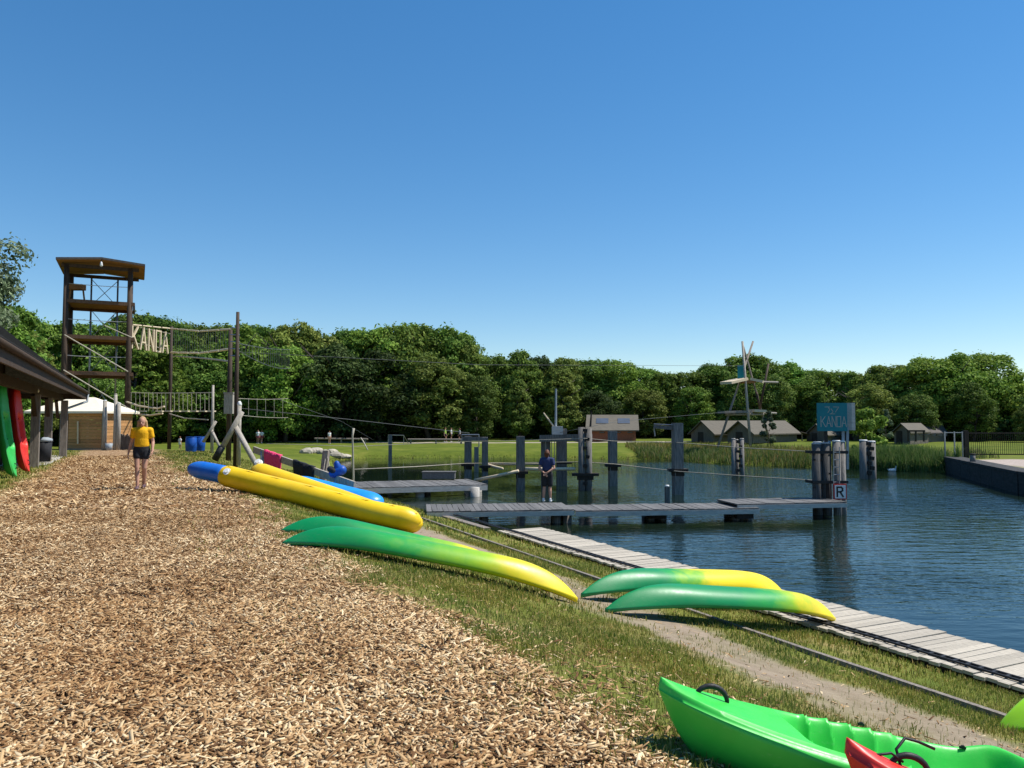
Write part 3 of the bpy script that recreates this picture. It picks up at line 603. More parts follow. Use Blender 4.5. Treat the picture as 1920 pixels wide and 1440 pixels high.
# ------------------------------------------------------------------ boardwalk, edging, cable
bw = thing('boardwalk', 'pale plank boardwalk along the water below the grassy bank', 'boardwalk', NS(9.5, -5.5, -1.33), math.atan2(UH.y, UH.x))
pm = MB().box((0, 0, -0.02), (0.132, 1.34, 0.04))
pme = None
s0, s1 = -19.1, 3.5; N_ = int((s1 - s0) / 0.142)
for k in range(N_):
    sx = s0 + 5.5 + (k + 0.5) * 0.142
    if pme is None:
        o = pm.build('plank', M['plank'], bw, False, False); pme = o.data
    else:
        o = link('plank', pme, bw)
    o.location = (sx, random.uniform(-0.03, 0.03), random.uniform(-0.007, 0.007)); o.rotation_euler = (random.uniform(-.006, .006), random.uniform(-.025, .025), random.uniform(-0.012, 0.012))
mb = MB()
for oy in (-0.55, 0.0, 0.55): mb.box(((s0 + s1) / 2 + 5.5, oy, -0.115), (s1 - s0 - 0.1, 0.07, 0.14))
mb.build('joist', M['dark'], bw, False, False)
for k in range(9):
    for oy in (-0.55, 0.55):
        mb = MB(); mb.tube((s0 + 5.6 + k * 2.8, oy, -0.18), (s0 + 5.6 + k * 2.8, oy, -1.4), 0.08, 0.08, 10); mb.build('leg', M['pile'], bw, True, False)
# pale concrete edge continuing to the jetty
mb = MB(); a = NS(8.78, -19.7, -1.45); bq = NS(8.72, -23.5, -1.45); mb.beam(a, bq, 0.22, 0.22); tag(mb.build('concrete_kerb', M['post']), 'pale concrete kerb between boardwalk end and grey jetty', 'kerb')
# black ladder-like cable
cable = thing('rubber_cable_strip', 'black twin cable strip running along the boardwalk edge', 'cable', NS(9.02, -8, -1.3))
for dn in (-0.05, 0.05):
    pts = [NS(9.03 + dn + 0.015 * math.sin(s * 1.7), s, -1.305 + 0.006 * math.sin(s * 2.3)) for s in np.linspace(-23.0, 3.4, 60)]
    mb = MB(); mb.path(pts, 0.016, 6); mb.build('cable', M['black'], cable, True)
for s in np.arange(-22.9, 3.3, 0.16):
    MB().beam(NS(8.98 + 0.015 * math.sin(s * 1.7), s, -1.305), NS(9.08 + 0.015 * math.sin(s * 1.7), s, -1.305), 0.035, 0.018).build('cross_tie', M['black'], cable)
# timber edging
edg = thing('timber_edging', 'weathered timber edging strip between the dirt path and boardwalk', 'edging', NS(7.45, -8, -1.2))
for k in range(10):
    a = -24.0 + k * 2.8; e0 = NS(7.42 + 0.03 * math.sin(k), a, 0); e1 = NS(7.42 + 0.03 * math.sin(k + 1), a + 2.79, 0)
    e0.z = hz(e0.x, e0.y) - 0.02; e1.z = hz(e1.x, e1.y) - 0.02; MB().beam(e0, e1, 0.06, 0.15).build('board', M['post'], edg)

# ------------------------------------------------------------------ grey jetty, piles, platform
jet = thing('jetty', 'long grey plank jetty crossing the pond to the sign pile', 'jetty', P(1075, 950, -1.2))
def deck_run(a, b, wdt, z, parent, fas=0.15, pw=0.17):
    a = Vector((a[0], a[1], z)); b = Vector((b[0], b[1], z)); d = b - a; L = d.length; d.normalize(); sd_ = Vector((-d.y, d.x, 0)); n = int(L / pw); me = None; rz = math.atan2(d.y, d.x)
    Mi = wm(parent).inverted()
    for k in range(n):
        c = a + d * ((k + .5) * L / n) + sd_ * wdt / 2
        if me is None:
            o = MB().box((0, 0, -0.02), (L / n - 0.012, wdt, 0.04)).build('plank', M['deck'], parent, False, False); me = o.data
        else: o = link('plank', me, parent)
        o.location = Mi @ (c + Vector((0, 0, random.uniform(-.008, .008)))); o.rotation_euler = (0, random.uniform(-.02, .02), rz + random.uniform(-.012, .012))
    for t in (0.02, wdt - 0.02):
        MB().beam(a + sd_ * t + Vector((0, 0, -0.042 - fas / 2)), b + sd_ * t + Vector((0, 0, -0.042 - fas / 2)), 0.06, fas).build('fascia_board', M['fascia'], parent)
    return a, b, sd_
c0 = P(800, 962, -1.25); c1 = P(1076, 955, -1.20); c2 = P(1078, 963 - 6, -1.25); c3 = P(1424, 951, -1.22); c4 = P(1382, 946, -1.12); c5 = P(1588, 941, -1.12)
deck_run(c0, c1, 2.1, -1.20, jet); deck_run(c1 + Vector((0.06, 0, 0)), c3, 1.7, -1.24, jet); deck_run(c3 + Vector((-0.7, 0.05, 0)), c5, 1.6, -1.12, jet, 0.14)
for px, py in ((905, 975), (1045, 968), (1066, 972), (1225, 965), (1248, 967), (1388, 962), (1412, 964)):
    q = P(px, 955 if px < 1100 else 950, -1.2)
    for dy in (0.55, 1.5):
        mb = MB(); mb.tube((q.x, q.y + dy, -1.27), (q.x, q.y + dy, -2.9), 0.14, 0.14, 12); mb.build('support_pile', M['pile'], jet, True)
for px in (1056, 1236, 1400):
    q = P(px, 962, -1.4); MB().box((q.x, q.y + 0.9, -1.5), (0.55, 1.5, 0.2)).build('cross_beam', M['dark'], jet)
# low platform left
plat = thing('floating_platform', 'low dark platform on white concrete feet beside the bank', 'platform', P(790, 905, -1.2))
a = P(655, 915, -1.2); bq = P(914, 908, -1.2); deck_run(a, bq, 3.4, -1.20, plat, 0.22, 0.2)
for px in (786, 890):
    for dy in (0.3, 2.9):
        q = P(px, 915, -1.3); mb = MB(); mb.tube((q.x, q.y + dy, -1.30), (q.x, q.y + dy, -2.6), 0.20, 0.20, 14); mb.build('foot', M['concrete'], plat, True)
q = P(818, 902, -1.17); bx_ = thing('deck_box', 'low wooden box sitting on the dark platform', 'box', (q.x, q.y + 1.4, -1.2)); MB().box((q.x, q.y + 1.4, -1.0), (1.55, 0.7, 0.30)).build('body', M['deck'], bx_); MB().box((q.x, q.y + 1.4, -0.83), (1.62, 0.76, 0.04)).build('lid', M['deck'], bx_)
q = P(877, 902, -1.17)
MB().box((q.x, q.y, -1.15), (0.01, 0.01, 0.01))
# piles in the water
def pile(px, top, wl, wpx, label, n=1, collar=None, holds=False, capm=None, name='timber_pile', spread=0.0, group=None):
    base = P(px, wl, WATER_Z); Yd = base.y; zt = Q(px, top, Yd).z; w = wpx / FPX * Yd
    o = thing(name, label, 'pile', (base.x, base.y, WATER_Z), 0.0, group)
    sw = w / n * 0.96
    for k in range(n):
        cx = base.x + (k - (n - 1) / 2) * (w / n); cy = base.y + sw / 2 + (0.35 * w if (n > 2 and k == 1) else 0)
        ztk = zt - (0.0 if k % 2 == 0 else 0.06)
        mb = MB()
        if n == 1: mb.box((cx, cy, (ztk - 3.2) / 2), (sw, sw, ztk + 3.2), (0, 0, R(9)))
        else: mb.tube((cx, cy, -3.2), (cx, cy, ztk), sw * 0.54, sw * 0.5, 14)
        mb.build('post', M['pile'], o, n > 1)
        if capm: mb = MB(); mb.tube((cx, cy, ztk), (cx, cy, ztk + 0.07), sw * 0.53, sw * 0.45, 14); mb.build('cap', capm, o, True)
    if collar:
        zc = Q(px, collar, Yd).z; MB().box((base.x, base.y + sw / 2, zc), (w * 1.9, sw * 1.5, 0.13)).build('collar', M['dark'], o); MB().box((base.x, base.y + sw / 2, zc - 0.16), (w * 1.15, sw * 1.12, 0.18)).build('clamp', M['dark'], o)
    if holds:
        for k in range(7):
            zz = WATER_Z + 0.35 + (zt - WATER_Z - 0.5) * k / 6; cx = base.x + w * (0.16 if k % 2 else -0.02)
            MB().box((cx, base.y - sw * 0.03, zz), (w * 0.26, sw * 0.25, w * 0.22), (0, R(8), R(6))).build('foothold', M['dark'], o)
    return o, base, zt
pile(877, 818, 897, 13, 'slim grey pile with collar, carrying one end of the high cross bar', collar=872)
pile(909, 820, 905, 11, 'slim grey pile standing off the platform corner', collar=875)
pile(893, 838, 885, 8, 'short thin post between the two slim piles', name='post_in_water')
pile(976, 818, 921, 15, 'single grey pile with collar left of the man', collar=886)
pile(1098, 801, 920, 26, 'double grey pile with black climbing footholds', n=2, collar=890, holds=True)
pile(1150, 808, 912, 15, 'grey pile with collar below the skylight house', collar=873)
pile(1273, 793, 928, 18, 'tall square grey pile with side arm and collar', collar=882)
pile(1385, 824, 893, 24, 'triple pile with black footholds before the tents', n=3, holds=True, capm=M['concrete'])
pile(1631, 827, 898, 30, 'white capped double pile near the reeds', n=2, holds=True, capm=M['white'])
pile(731, 815, 862, 7, 'thin grey post at the foot of the far meadow', name='post_in_water')
pile(1252, 913, 945, 8, 'small mooring post with white cap behind the jetty', name='mooring_post', capm=M['white'])
# arm on the tall pile
base = P(1273, 928, WATER_Z); a = Q(1264, 803, base.y + 0.2); bq = Q(1226, 800, base.y + 0.6)
arm = thing('side_arm_frame', 'thin grey frame reaching out from the tall square pile', 'frame', bq); MB().beam(a, bq, 0.12, 0.16).build('beam', M['pile'], arm); MB().tube(bq, Q(1228, 818, base.y + 0.6), 0.03).build('drop_bar', M['steel'], arm); MB().tube(Q(1226, 795, base.y + 0.6), Q(1264, 797, base.y + .2), 0.02).build('rail', M['steel'], arm)
# high bar between slim piles
q = Q(877, 818, 44.5); bar = thing('steel_goal_bar', 'pale steel bar frame on top of the slim piles', 'frame', q)
mb = MB(); mb.path([Q(866, 828, 44.5), Q(866, 815, 44.5), Q(898, 815, 44.5), Q(898, 838, 44.5)], 0.035, 8); mb.build('bar', M['steel'], bar); MB().beam(Q(868, 823, 44.6), Q(914, 823, 44.2), 0.16, 0.22).build('beam', M['pile'], bar)
# climbing gantry behind the man
gan = thing('climbing_gantry', 'grey timber climbing gantry with box and mast behind the man', 'gantry', P(1050, 905, WATER_Z))
Yg = 40.0
for px0, px1, top in ((1015, 1032, 819), (1044, 1063, 804)):
    a = Q(px0, 915, Yg); b_ = Q(px1, top, Yg); MB().box(((a.x + b_.x) / 2, Yg + .25, (b_.z - 3.0) / 2), (b_.x - a.x, 0.5, b_.z + 3.0)).build('post', M['pile'], gan)
MB().beam(Q(1014, 822, Yg - 0.05), Q(1108, 820, Yg - 2.2), 0.24, 0.34).build('cross_beam', M['pile'], gan)
a = Q(1045, 807, Yg); MB().box((a.x, Yg, a.z), (0.55, 0.55, 0.42)).build('box', M['fascia'], gan)
MB().tube(Q(1042, 805, Yg), Q(1042.5, 729, Yg), 0.06, 0.045, 8).build('mast', M['grey_blue'], gan)
MB().tube(Q(1040, 802, Yg), Q(1019, 774, Yg), 0.045, 0.035, 8).build('strut', M['palewood'], gan)
for px in (1023, 1034, 1040): MB().tube(Q(px, 824, Yg - .1), Q(px, 880, Yg - .1), 0.02).build('hanging_rope', M['rope'], gan)
a = Q(1058, 868, Yg - .6); MB().box((a.x, a.y, a.z), (0.75, 0.6, 0.08)).build('lower_deck', M['dark'], gan)
mb = MB(); mb.tube(Q(1107, 800, 36.8), Q(1109, 772, 36.8), 0.05, 0.03); mb.build('bent_pole', M['dark'], gan)
# tree-trunk beams between piles
for i, (p, q, l) in enumerate((((890, 901, 37.5), (972, 883, 36.6), 'pale balance beam sloping from the platform to the single pile'), ((985, 879, 36.7), (1078, 879, 37.2), 'long pale balance beam between single pile and double pile'), ((912, 871, 43), (942, 879, 40.5), 'short pale kinked beam by the slim piles'), ((912, 870, 43), (1015, 869, 42), 'pale balance beam running behind the single pile'))):
    mb = MB(); mb.path([Q(*p), Q((p[0] + q[0]) / 2, (p[1] + q[1]) / 2 + 0.5, (p[2] + q[2]) / 2), Q(*q)], [0.085, 0.08, 0.075], 10); tag(mb.build('balance_beam', M['palewood'], None, True), l, 'beam')
# sign dolphin: a cluster of piles at the jetty head
Yd = 27.6
dol = thing('mooring_dolphin', 'thick cluster of banded piles at the jetty head, left ones coloured as shaded', 'pile cluster', P(1555, 966, WATER_Z))
for px, rr, dy, top in ((1532, 0.17, 0.0, 833), (1541, 0.15, 0.36, 831), (1550, 0.17, 0.02, 832), (1560, 0.14, 0.38, 830), (1568, 0.14, -0.06, 828), (1581, 0.14, 0.10, 829)):
    q = Q(px, 900, Yd); zt = Q(px, top, Yd).z; mb = MB(); mb.tube((q.x, Yd + dy, -3.2), (q.x, Yd + dy, zt), rr, rr * 0.97, 16); mb.build('pile', M['pile_shaded'] if px < 1562 else M['pile'], dol, True)  # left piles take the shaded colour, right ones the lit colour
    mb = MB(); mb.tube((q.x, Yd + dy, zt), (q.x, Yd + dy, zt + 0.05), rr * 1.0, rr * 0.92, 16); mb.build('cap', M['white'] if px > 1560 else M['grey_blue'], dol, True)
for py in (848, 904):
    a = Q(1523, py, Yd - 0.19); b_ = Q(1590, py, Yd - 0.19); MB().beam(a, b_, 0.05, 0.10).build('band', M['black'], dol); MB().beam(a + Vector((0, .02, 0)), a + Vector((0, 0.6, 0)), 0.05, 0.10).build('band', M['black'], dol)
for k in range(4):
    for px in (1527, 1541, 1556): 
        if (k + px) % 2: q = Q(px, 862 + 26 * k, Yd - 0.17); MB().box(q, (0.06, 0.08, 0.06)).build('bolt', M['dark'], dol)
lad = MB(); lad.tube(Q(1563, 838, Yd - .32), Q(1563, 940, Yd - .32), 0.02); lad.tube(Q(1574, 838, Yd - .32), Q(1574, 940, Yd - .32), 0.02)
for k in range(7): lad.tube(Q(1563, 848 + 14 * k, Yd - .32), Q(1574, 848 + 14 * k, Yd - .32), 0.013)
lad.build('ladder', M['steel'], dol)
# KANOA sign
LET = {'K': [((0, 0), (0, 1)), ((0, .42), (.62, 1)), ((.18, .56), (.66, 0))], 'A': [((0, 0), (.32, 1)), ((.32, 1), (.64, 0)), ((.12, .33), (.52, .33))], 'N': [((0, 0), (0, 1)), ((0, 1), (.56, 0)), ((.56, 0), (.56, 1))],
       'O': [((0, 0), (0, 1)), ((0, 1), (.56, 1)), ((.56, 1), (.56, 0)), ((.56, 0), (0, 0))], 'R': [((0, 0), (0, 1)), ((0, 1), (.42, 1)), ((.42, 1), (.58, .86)), ((.58, .86), (.58, .64)), ((.58, .64), (.42, .5)), ((.42, .5), (0, .5)), ((.3, .5), (.62, 0))]}
def letters(word, org, ex, ez, size, th, depth, gap=0.28, weight=1):
    out = []; x = 0; ex, ez, org = Vector(ex), Vector(ez), Vector(org)
    for chh in word:
        mb = MB()
        for i, ((a, b_), (c, d)) in enumerate(LET[chh]):
            p = org + ex * ((x + a) * size) + ez * (b_ * size); q = org + ex * ((x + c) * size) + ez * (d * size); e = (q - p).normalized() * th * 0.45
            mb.beam(p - e, q + e, depth * (1 + 0.06 * i), th, up=ez if abs((q - p).normalized().dot(ez)) < 0.9 else ex)
        out.append(mb); x += max(c[0] for seg in LET[chh] for c in seg) + gap
    return out
sg = thing('pond_sign', 'teal sign reading KANOA on posts above the pile cluster', 'sign', Q(1562, 830, Yd))
tl, tr, bl, br = Q(1532, 756, Yd), Q(1588, 755, Yd), Q(1534, 809, Yd), Q(1588, 808, Yd)
cx = (tl + br) / 2; MB().box(cx, (tr.x - tl.x, 0.05, tl.z - bl.z)).build('board', M['teal'], sg)
mb = MB(); mb.box(Q(1593.5, 781, Yd + .35), (0.12, 0.6, 0.98)); mb.build('side_board', M['fascia'], sg)
MB().beam(Q(1548, 806, Yd + .08), Q(1548, 945, Yd + .02) + Vector((0, -.22, 0)), 0.11, 0.06).build('post', M['dark'], sg)
for px in (1581, 1589): MB().beam(Q(px, 800, Yd + .08), Q(px, 880, Yd + .08), 0.08, 0.06).build('post', M['grey_blue'], sg)
sz = 0.46; Y_ = Yd - 0.028
for mb in letters('KANOA', Q(1539.5, 800, Y_), (.68, 0, 0), (0, 0, 1), sz * 0.78, 0.024, 0.006, 0.16): mb.build('letter', M['concrete'], sg)
mb = MB(); w_ = lambda a, b_: Q(a, b_, Y_)
for p, q in (((1546, 763), (1556, 763)), ((1553, 764), (1556, 768)), ((1556, 768), (1552, 774)), ((1558, 766), (1562, 772)), ((1562, 772), (1558, 776)), ((1562, 763), (1573, 763)), ((1573, 763), (1566, 773)), ((1556, 776), (1566, 776))): mb.beam(w_(*p), w_(*q), 0.006, 0.02)
mb.build('emblem', M['concrete'], sg)
rs = thing('mooring_notice', 'white notice with red border and black letter R by the jetty end', 'sign', Q(1575, 922, Yd - 0.42))
c = Q(1575, 922, Yd - .42); MB().box(c, (0.46, 0.03, 0.54)).build('border', M['red'], rs); MB().box(c + Vector((0, -.018, 0)), (0.38, 0.02, 0.46)).build('panel', M['white'], rs)
letters('R', c + Vector((-0.11, -.03, -0.16)), (1, 0, 0), (0, 0, 1), 0.32, 0.055, 0.012)[0].build('letter', M['black'], rs)
MB().tube(c + Vector((0.0, 0.03, -0.1)), c + Vector((0, .35, -0.1)), 0.03).build('bracket', M['steel'], rs)
# ropes over the water
def rope(name, pts, r, label, mat='rope', drop=0.0):
    if len(pts) == 2: pts = sag(pts[0], pts[1], drop, 16)
    mb = MB(); mb.path(pts, r, 5); return tag(mb.build(name, M[mat], None, True), label, 'rope')
rope('rope', [Q(665, 880, 33), Q(780, 875, 38), Q(872, 869, 44), Q(960, 868, 42), Q(1090, 866, 38), Q(1150, 870, 39), Q(1272, 884, 34.6), Q(1400, 893, 31), Q(1530, 901, 28)], 0.02, 'low pale rope strung from pile to pile just above the water')
rope('rope', [Q(500, 832, 40), Q(665, 837, 42), Q(866, 828, 44), Q(975, 826, 38), Q(1100, 822, 37), Q(1150, 827, 39), Q(1273, 830, 34.8), Q(1400, 840, 31), Q(1530, 847, 28)], 0.015, 'upper hand rope strung along the pile tops')

# ------------------------------------------------------------------ tower
TA, TB = Vector((0.9, 0.436, 0)).normalized(), Vector((-0.436, 0.9, 0)).normalized(); TO = Vector((-28.2, 47.7, 0))
def T(a, b, z): return TO + TA * a + TB * b + Vector((0, 0, z))
tow = thing('climbing_tower', 'tall brown timber climbing tower with shallow roof and platforms', 'tower', T(2.3, 2.4, 0), math.atan2(TA.y, TA.x))
for a, b_ in ((0.4, 0.5), (4.0, 0.5), (0.4, 4.3), (4.0, 4.3)):
    mb = MB(); mb.tube(T(a, b_, -0.3), T(a, b_, 11.5), 0.18, 0.15, 12); mb.build('post', M['brown'], tow, True)
for a in (1.6, 3.2):
    mb = MB(); mb.tube(T(a, 4.4, 0), T(a, 4.4, 11.4), 0.07, 0.06, 8); mb.build('thin_post', M['steel'], tow, True)
for z in (4.75, 7.05, 9.3):
    for k in range(10): MB().box(T(2.3, 0.72 + k * 0.40, z), (3.7, 0.385, 0.06), (0, 0, math.atan2(TA.y, TA.x))).build('platform_board', M['orange'], tow)
    for b_ in (0.44, 4.4): MB().beam(T(0.3, b_, z - 0.11), T(4.3, b_, z - 0.11), 0.14, 0.22).build('platform_beam', M['towerbeam'], tow)
    for a in (0.35, 4.25): MB().beam(T(a, 0.5, z - 0.16), T(a, 4.3, z - 0.16), 0.12, 0.26).build('platform_beam', M['brown'], tow)
    mb = MB(); mb.path(sag(T(0.4, 0.45, z + 1.0), T(4.2, 0.45, z + 1.0), 0.05, 6), 0.02, 5); mb.build('hand_cable', M['steel'], tow)
for z0, z1 in ((4.9, 7.0), (7.2, 9.2), (9.5, 11.3), (2.2, 4.6)):
    for b_ in (4.45,):
        mb = MB(); mb.tube(T(1.6, b_, z0), T(3.2, b_, z1), 0.022); mb.build('cross_brace', M['steel'], tow); mb = MB(); mb.tube(T(3.2, b_ + .06, z0), T(1.6, b_ + .06, z1), 0.022); mb.build('cross_brace', M['steel'], tow)
mb = MB(); mb.tube(T(0.4, 0.2, 7.0), T(4.0, 0.2, 4.8), 0.035); mb.build('stair_rail', M['rope'], tow); mb = MB(); mb.tube(T(0.4, 0.2, 4.8), T(4.9, -0.4, 1.9), 0.035); mb.build('stair_rail', M['rope'], tow)
mb = MB(); mb.tube(T(2.6, 0.2, 7.7), T(4.2, 0.2, 7.0), 0.03); mb.build('stair_rail', M['rope'], tow)
MB().box(T(0.9, 2.0, 10.3), (0.9, 0.5, 0.35)).build('seat_box', M['orange'], tow)
for da in (-0.35, 0.35): MB().beam(T(0.9 + da, 2.0, 10.15), T(0.9 + da * 1.3, 2.0, 9.32), 0.08, 0.08).build('box_leg', M['orange'], tow)
rf = MB(); zr, zr2 = 11.62, 11.85; v_ = [T(-0.15, -0.3, zr), T(4.85, -0.3, zr), T(4.85, 5.1, zr), T(-0.15, 5.1, zr), T(2.35, -0.3, zr2), T(2.35, 5.1, zr2)]
rf.add(v_ + [p + Vector((0, 0, 0.13)) for p in v_], [(6, 9, 11, 10), (7, 10, 11, 8), (0, 4, 10, 6), (4, 1, 7, 10), (3, 9, 11, 5), (5, 11, 8, 2), (0, 6, 9, 3), (1, 2, 8, 7)]); roof = rf.build('roof', M['shingle'], tow)
for k in range(12):
    b0, b1 = -0.28 + k * 0.447, -0.28 + (k + 1) * 0.447 - 0.02
    for a0, a1, z0, z1 in ((-0.13, 2.33, zr, zr2), (2.37, 4.83, zr2, zr)):
        mb = MB(); q = [T(a0, b0, z0 - .003), T(a1, b0, z1 - .003), T(a1, b1, z1 - .003), T(a0, b1, z0 - .003)]
        mb.add(q + [p - Vector((0, 0, .03)) for p in q], [(0, 1, 2, 3), (7, 6, 5, 4), (0, 4, 5, 1), (1, 5, 6, 2), (2, 6, 7, 3), (3, 7, 4, 0)]); mb.build('soffit_board', M['orange'], roof)
for b_ in (0.5, 4.3): MB().beam(T(0.1, b_, 11.45), T(4.5, b_, 11.45), 0.14, 0.22).build('roof_beam', M['brown'], tow)
mb = MB(); mb.caps(T(2.35, -0.35, 11.62), T(2.35, -0.35, 11.45), 0.06, 0.09); mb.build('lamp', M['white'], tow, True)
# KANOA letters and rope course
org = Q(247, 652, 50.4); end = Q(314, 664, 54.2); ex = (end - org); ex.z = 0
ks = thing('beam_letter_sign', 'pale timber letters spelling KANOA hung beside the tower', 'sign', org)
for mb in letters('KANOA', org, ex / 4.18 / 1.42, (0, 0, 1), 1.42, 0.10, 0.10): mb.build('letter', M['palewood'], ks)
MB().tube(org + Vector((0, .12, 0.35)), end + Vector((0, .12, 0.35)), 0.02).build('hanger_bar', M['rope'], ks)
MB().tube(org + Vector((-0.1, .16, 1.46)), end + Vector((0.1, .16, 1.46)), 0.02).build('hanger_bar', M['rope'], ks)
def pole(px, top, Y, r, label, mat='brown', lean=0):
    a = Q(px, 700, Y); g = hz(a.x, Y); z = Q(px, top, Y).z; o = thing('course_pole', label, 'pole', (a.x, Y, g)); mb = MB(); mb.path([(a.x, Y, g - .3), (a.x + lean * .5, Y, z * .5), (a.x + lean, Y, z)], [r, r * .9, r * .72], 12); mb.build('shaft', M[mat], o, True); return o
pole(320, 612, 54.5, 0.13, 'dark brown pole at the end of the KANOA letters')
pB = pole(431, 618, 38, 0.13, 'brown pole carrying a wooden box, beside the tallest pole')
a = Q(430, 757, 37.75); MB().box((a.x, a.y, a.z), (0.42, 0.30, 0.98)).build('wooden_box', M['log'], pB); MB().box((a.x, a.y, a.z + .52), (0.48, 0.36, 0.06)).build('box_lid', M['log'], pB)
pA = pole(444, 585, 32, 0.095, 'tallest thin dark pole behind the crossed logs')
for k in range(5): a = Q(440, 615 + k * 13, 32); MB().tube(a + Vector((-.18, 0, 0)), a + Vector((.2, 0, 0)), 0.025).build('climbing_rung', M['steel'], pA)
pole(400, 722, 41, 0.085, 'pale slim pole behind the small crossed logs', 'log')
br = thing('net_bridge', 'pale log and net rope bridge hung between the poles', 'rope bridge', Q(320, 660, 54))
up_ = [Q(248, 609, 50.5), Q(320, 616, 54.3), Q(375, 621, 46), Q(434, 617, 38.3)]; lo_ = [Q(248, 652, 50.5), Q(320, 661, 54.3), Q(375, 662, 46), Q(434, 654, 38.3)]
for L_, r in ((up_, 0.05), (lo_, 0.06)):
    for i in range(3):
        for k in range(3 if i else (4 if L_ is up_ else 0)):
            n_ = 3 if i else 4; p, q = L_[i].lerp(L_[i + 1], (k + .04) / n_), L_[i].lerp(L_[i + 1], (k + .9) / n_); MB().tube(p, q, r * 1.0).build('log_rail', M['palewood'], br)
for i in range(1, 3):
    for k in range(13): MB().tube(up_[i].lerp(up_[i + 1], k / 13), lo_[i].lerp(lo_[i + 1], k / 13), 0.009, None, 5).build('net_cord', M['cablegrey'], br)
mb = MB(); mb.path(sag(Q(325, 668, 54), Q(432, 678, 38.3), -0.05, 8), 0.05, 6); mb.build('foot_rope', M['rope'], br)
br2 = thing('net_bridge', 'sagging net bridge running from the tall poles towards the wood', 'rope bridge', Q(480, 670, 45))
A0, A1, B0, B1 = Q(446, 644, 32.3), Q(446, 657, 32.3), Q(545, 655, 62), Q(545, 690, 62)
for k in range(24): MB().tube(A0.lerp(B0, k / 24), A1.lerp(B1, k / 24) - Vector((0, 0, .3 * math.sin(math.pi * k / 24))), 0.010, None, 5).build('net_cord', M['cablegrey'], br2)
mb = MB(); mb.path(sag(A0, B0, .1), .015, 5); mb.build('hand_rope', M['cablegrey'], br2); mb = MB(); mb.path(sag(A1, B1, .3), .018, 5); mb.build('foot_rope', M['cablegrey'], br2)
br3 = thing('plank_bridge', 'low hanging bridge of short planks on vertical ropes', 'rope bridge', Q(320, 770, 48))
for i in range(10):
    x0 = 246 + i * 16.2; Yb = 50 - i * 0.75; 
    for dx in (0, 8.5): MB().tube(Q(x0 + dx, 736, Yb), Q(x0 + dx, 771, Yb), 0.014, None, 5).build('hanger', M['rope'], br3)
    if i > 3 or i % 2: MB().beam(Q(x0 - 1, 771, Yb), Q(x0 + 11, 771, Yb), 0.35, 0.07).build('plank', M['palewood'], br3)
mb = MB(); mb.path(sag(Q(236, 736, 50.5), Q(402, 736, 42), 0.03), 0.022, 5); mb.build('hand_rope', M['rope'], br3)
mb = MB(); mb.path([Q(236, 762, 50), Q(255, 776, 49.5), Q(280, 779, 49), Q(305, 775, 48.5)], 0.06, 6); mb.build('swing_log', M['palewood'], br3); mb = MB(); mb.path([Q(236, 753, 49.8), Q(260, 761, 49.2), Q(295, 766, 48.6), Q(308, 762, 48.3)], 0.06, 6); mb.build('swing_log', M['palewood'], br3)
mb = MB(); mb.path([Q(318, 776, 48), Q(345, 784, 46), Q(390, 787, 43)], 0.035, 6); mb.build('foot_rope', M['rope'], br3)
br4 = thing('plank_bridge', 'hanging rope bridge right of the tall poles', 'rope bridge', Q(490, 780, 40))
for k in range(6): MB().tube(Q(450 + k * 16, 747, 34 + k * 2), Q(450 + k * 16, 778 + k * .8, 34 + k * 2), 0.010, None, 5).build('hanger', M['rope'], br4)
for y0, y1 in ((747, 747), (778, 783)): mb = MB(); mb.path(sag(Q(446, y0, 33), Q(540, y1, 46), .05), 0.012, 5); mb.build('side_rope', M['rope'], br4)
# crossed logs
def cross_logs(label, legs, r):
    o = thing('crossed_logs', label, 'log frame', legs[0][0])
    for p, q in legs: mb = MB(); mb.tube(p, q, r, r * .85, 12); mb.build('log', M['log'], o, True)
    return o
cl = cross_logs('large crossed grey logs with dark foot at the pole', [(Q(409, 853, 31.2), Q(454, 772, 31.2)), (Q(441, 800, 31.35), Q(484, 878, 29.6))], 0.115)
mb = MB(); mb.tube(Q(403, 862, 31.1), Q(416, 838, 31.1), 0.14, 0.14, 12); mb.build('dark_foot', M['black'], cl, True)
cross_logs('small crossed grey logs behind the blue barrels', [(Q(381, 829, 40), Q(405, 790, 40)), (Q(396, 806, 40.1), Q(412, 838, 39.5))], 0.08)
o = thing('guard_post', 'pale capped post beside the large crossed logs', 'post', Q(449, 840, 31.8)); mb = MB(); a = Q(449, 758, 31.8); mb.tube((a.x, a.y, -.2), a, 0.09, 0.085, 10); mb.build('shaft', M['log'], o, True); mb = MB(); mb.caps(a, a + Vector((0, 0, .05)), 0.1, 0.08); mb.build('cap', M['white'], o, True)
rope('cable', [Q(446, 765, 32), Q(660, 787, 38), Q(880, 812, 44.3)], 0.014, 'steel cable dropping from the tall pole to the slim piles', 'cablegrey')
rope('cable', [Q(446, 660, 32), Q(900, 684, 48), Q(1392, 686, 66)], 0.011, 'high cable crossing the pond to the log tripod', 'cablegrey')
rope('cable', [Q(520, 748, 45), Q(640, 790, 55), Q(700, 825, 62)], 0.012, 'slack cable running down to the far meadow', 'cablegrey')
rope('cable', [Q(1046, 812, 40), Q(1100, 801, 36.8), Q(1160, 790, 44), Q(1390, 770, 66)], 0.010, 'thin cable from the gantry to the log tripod', 'cablegrey')
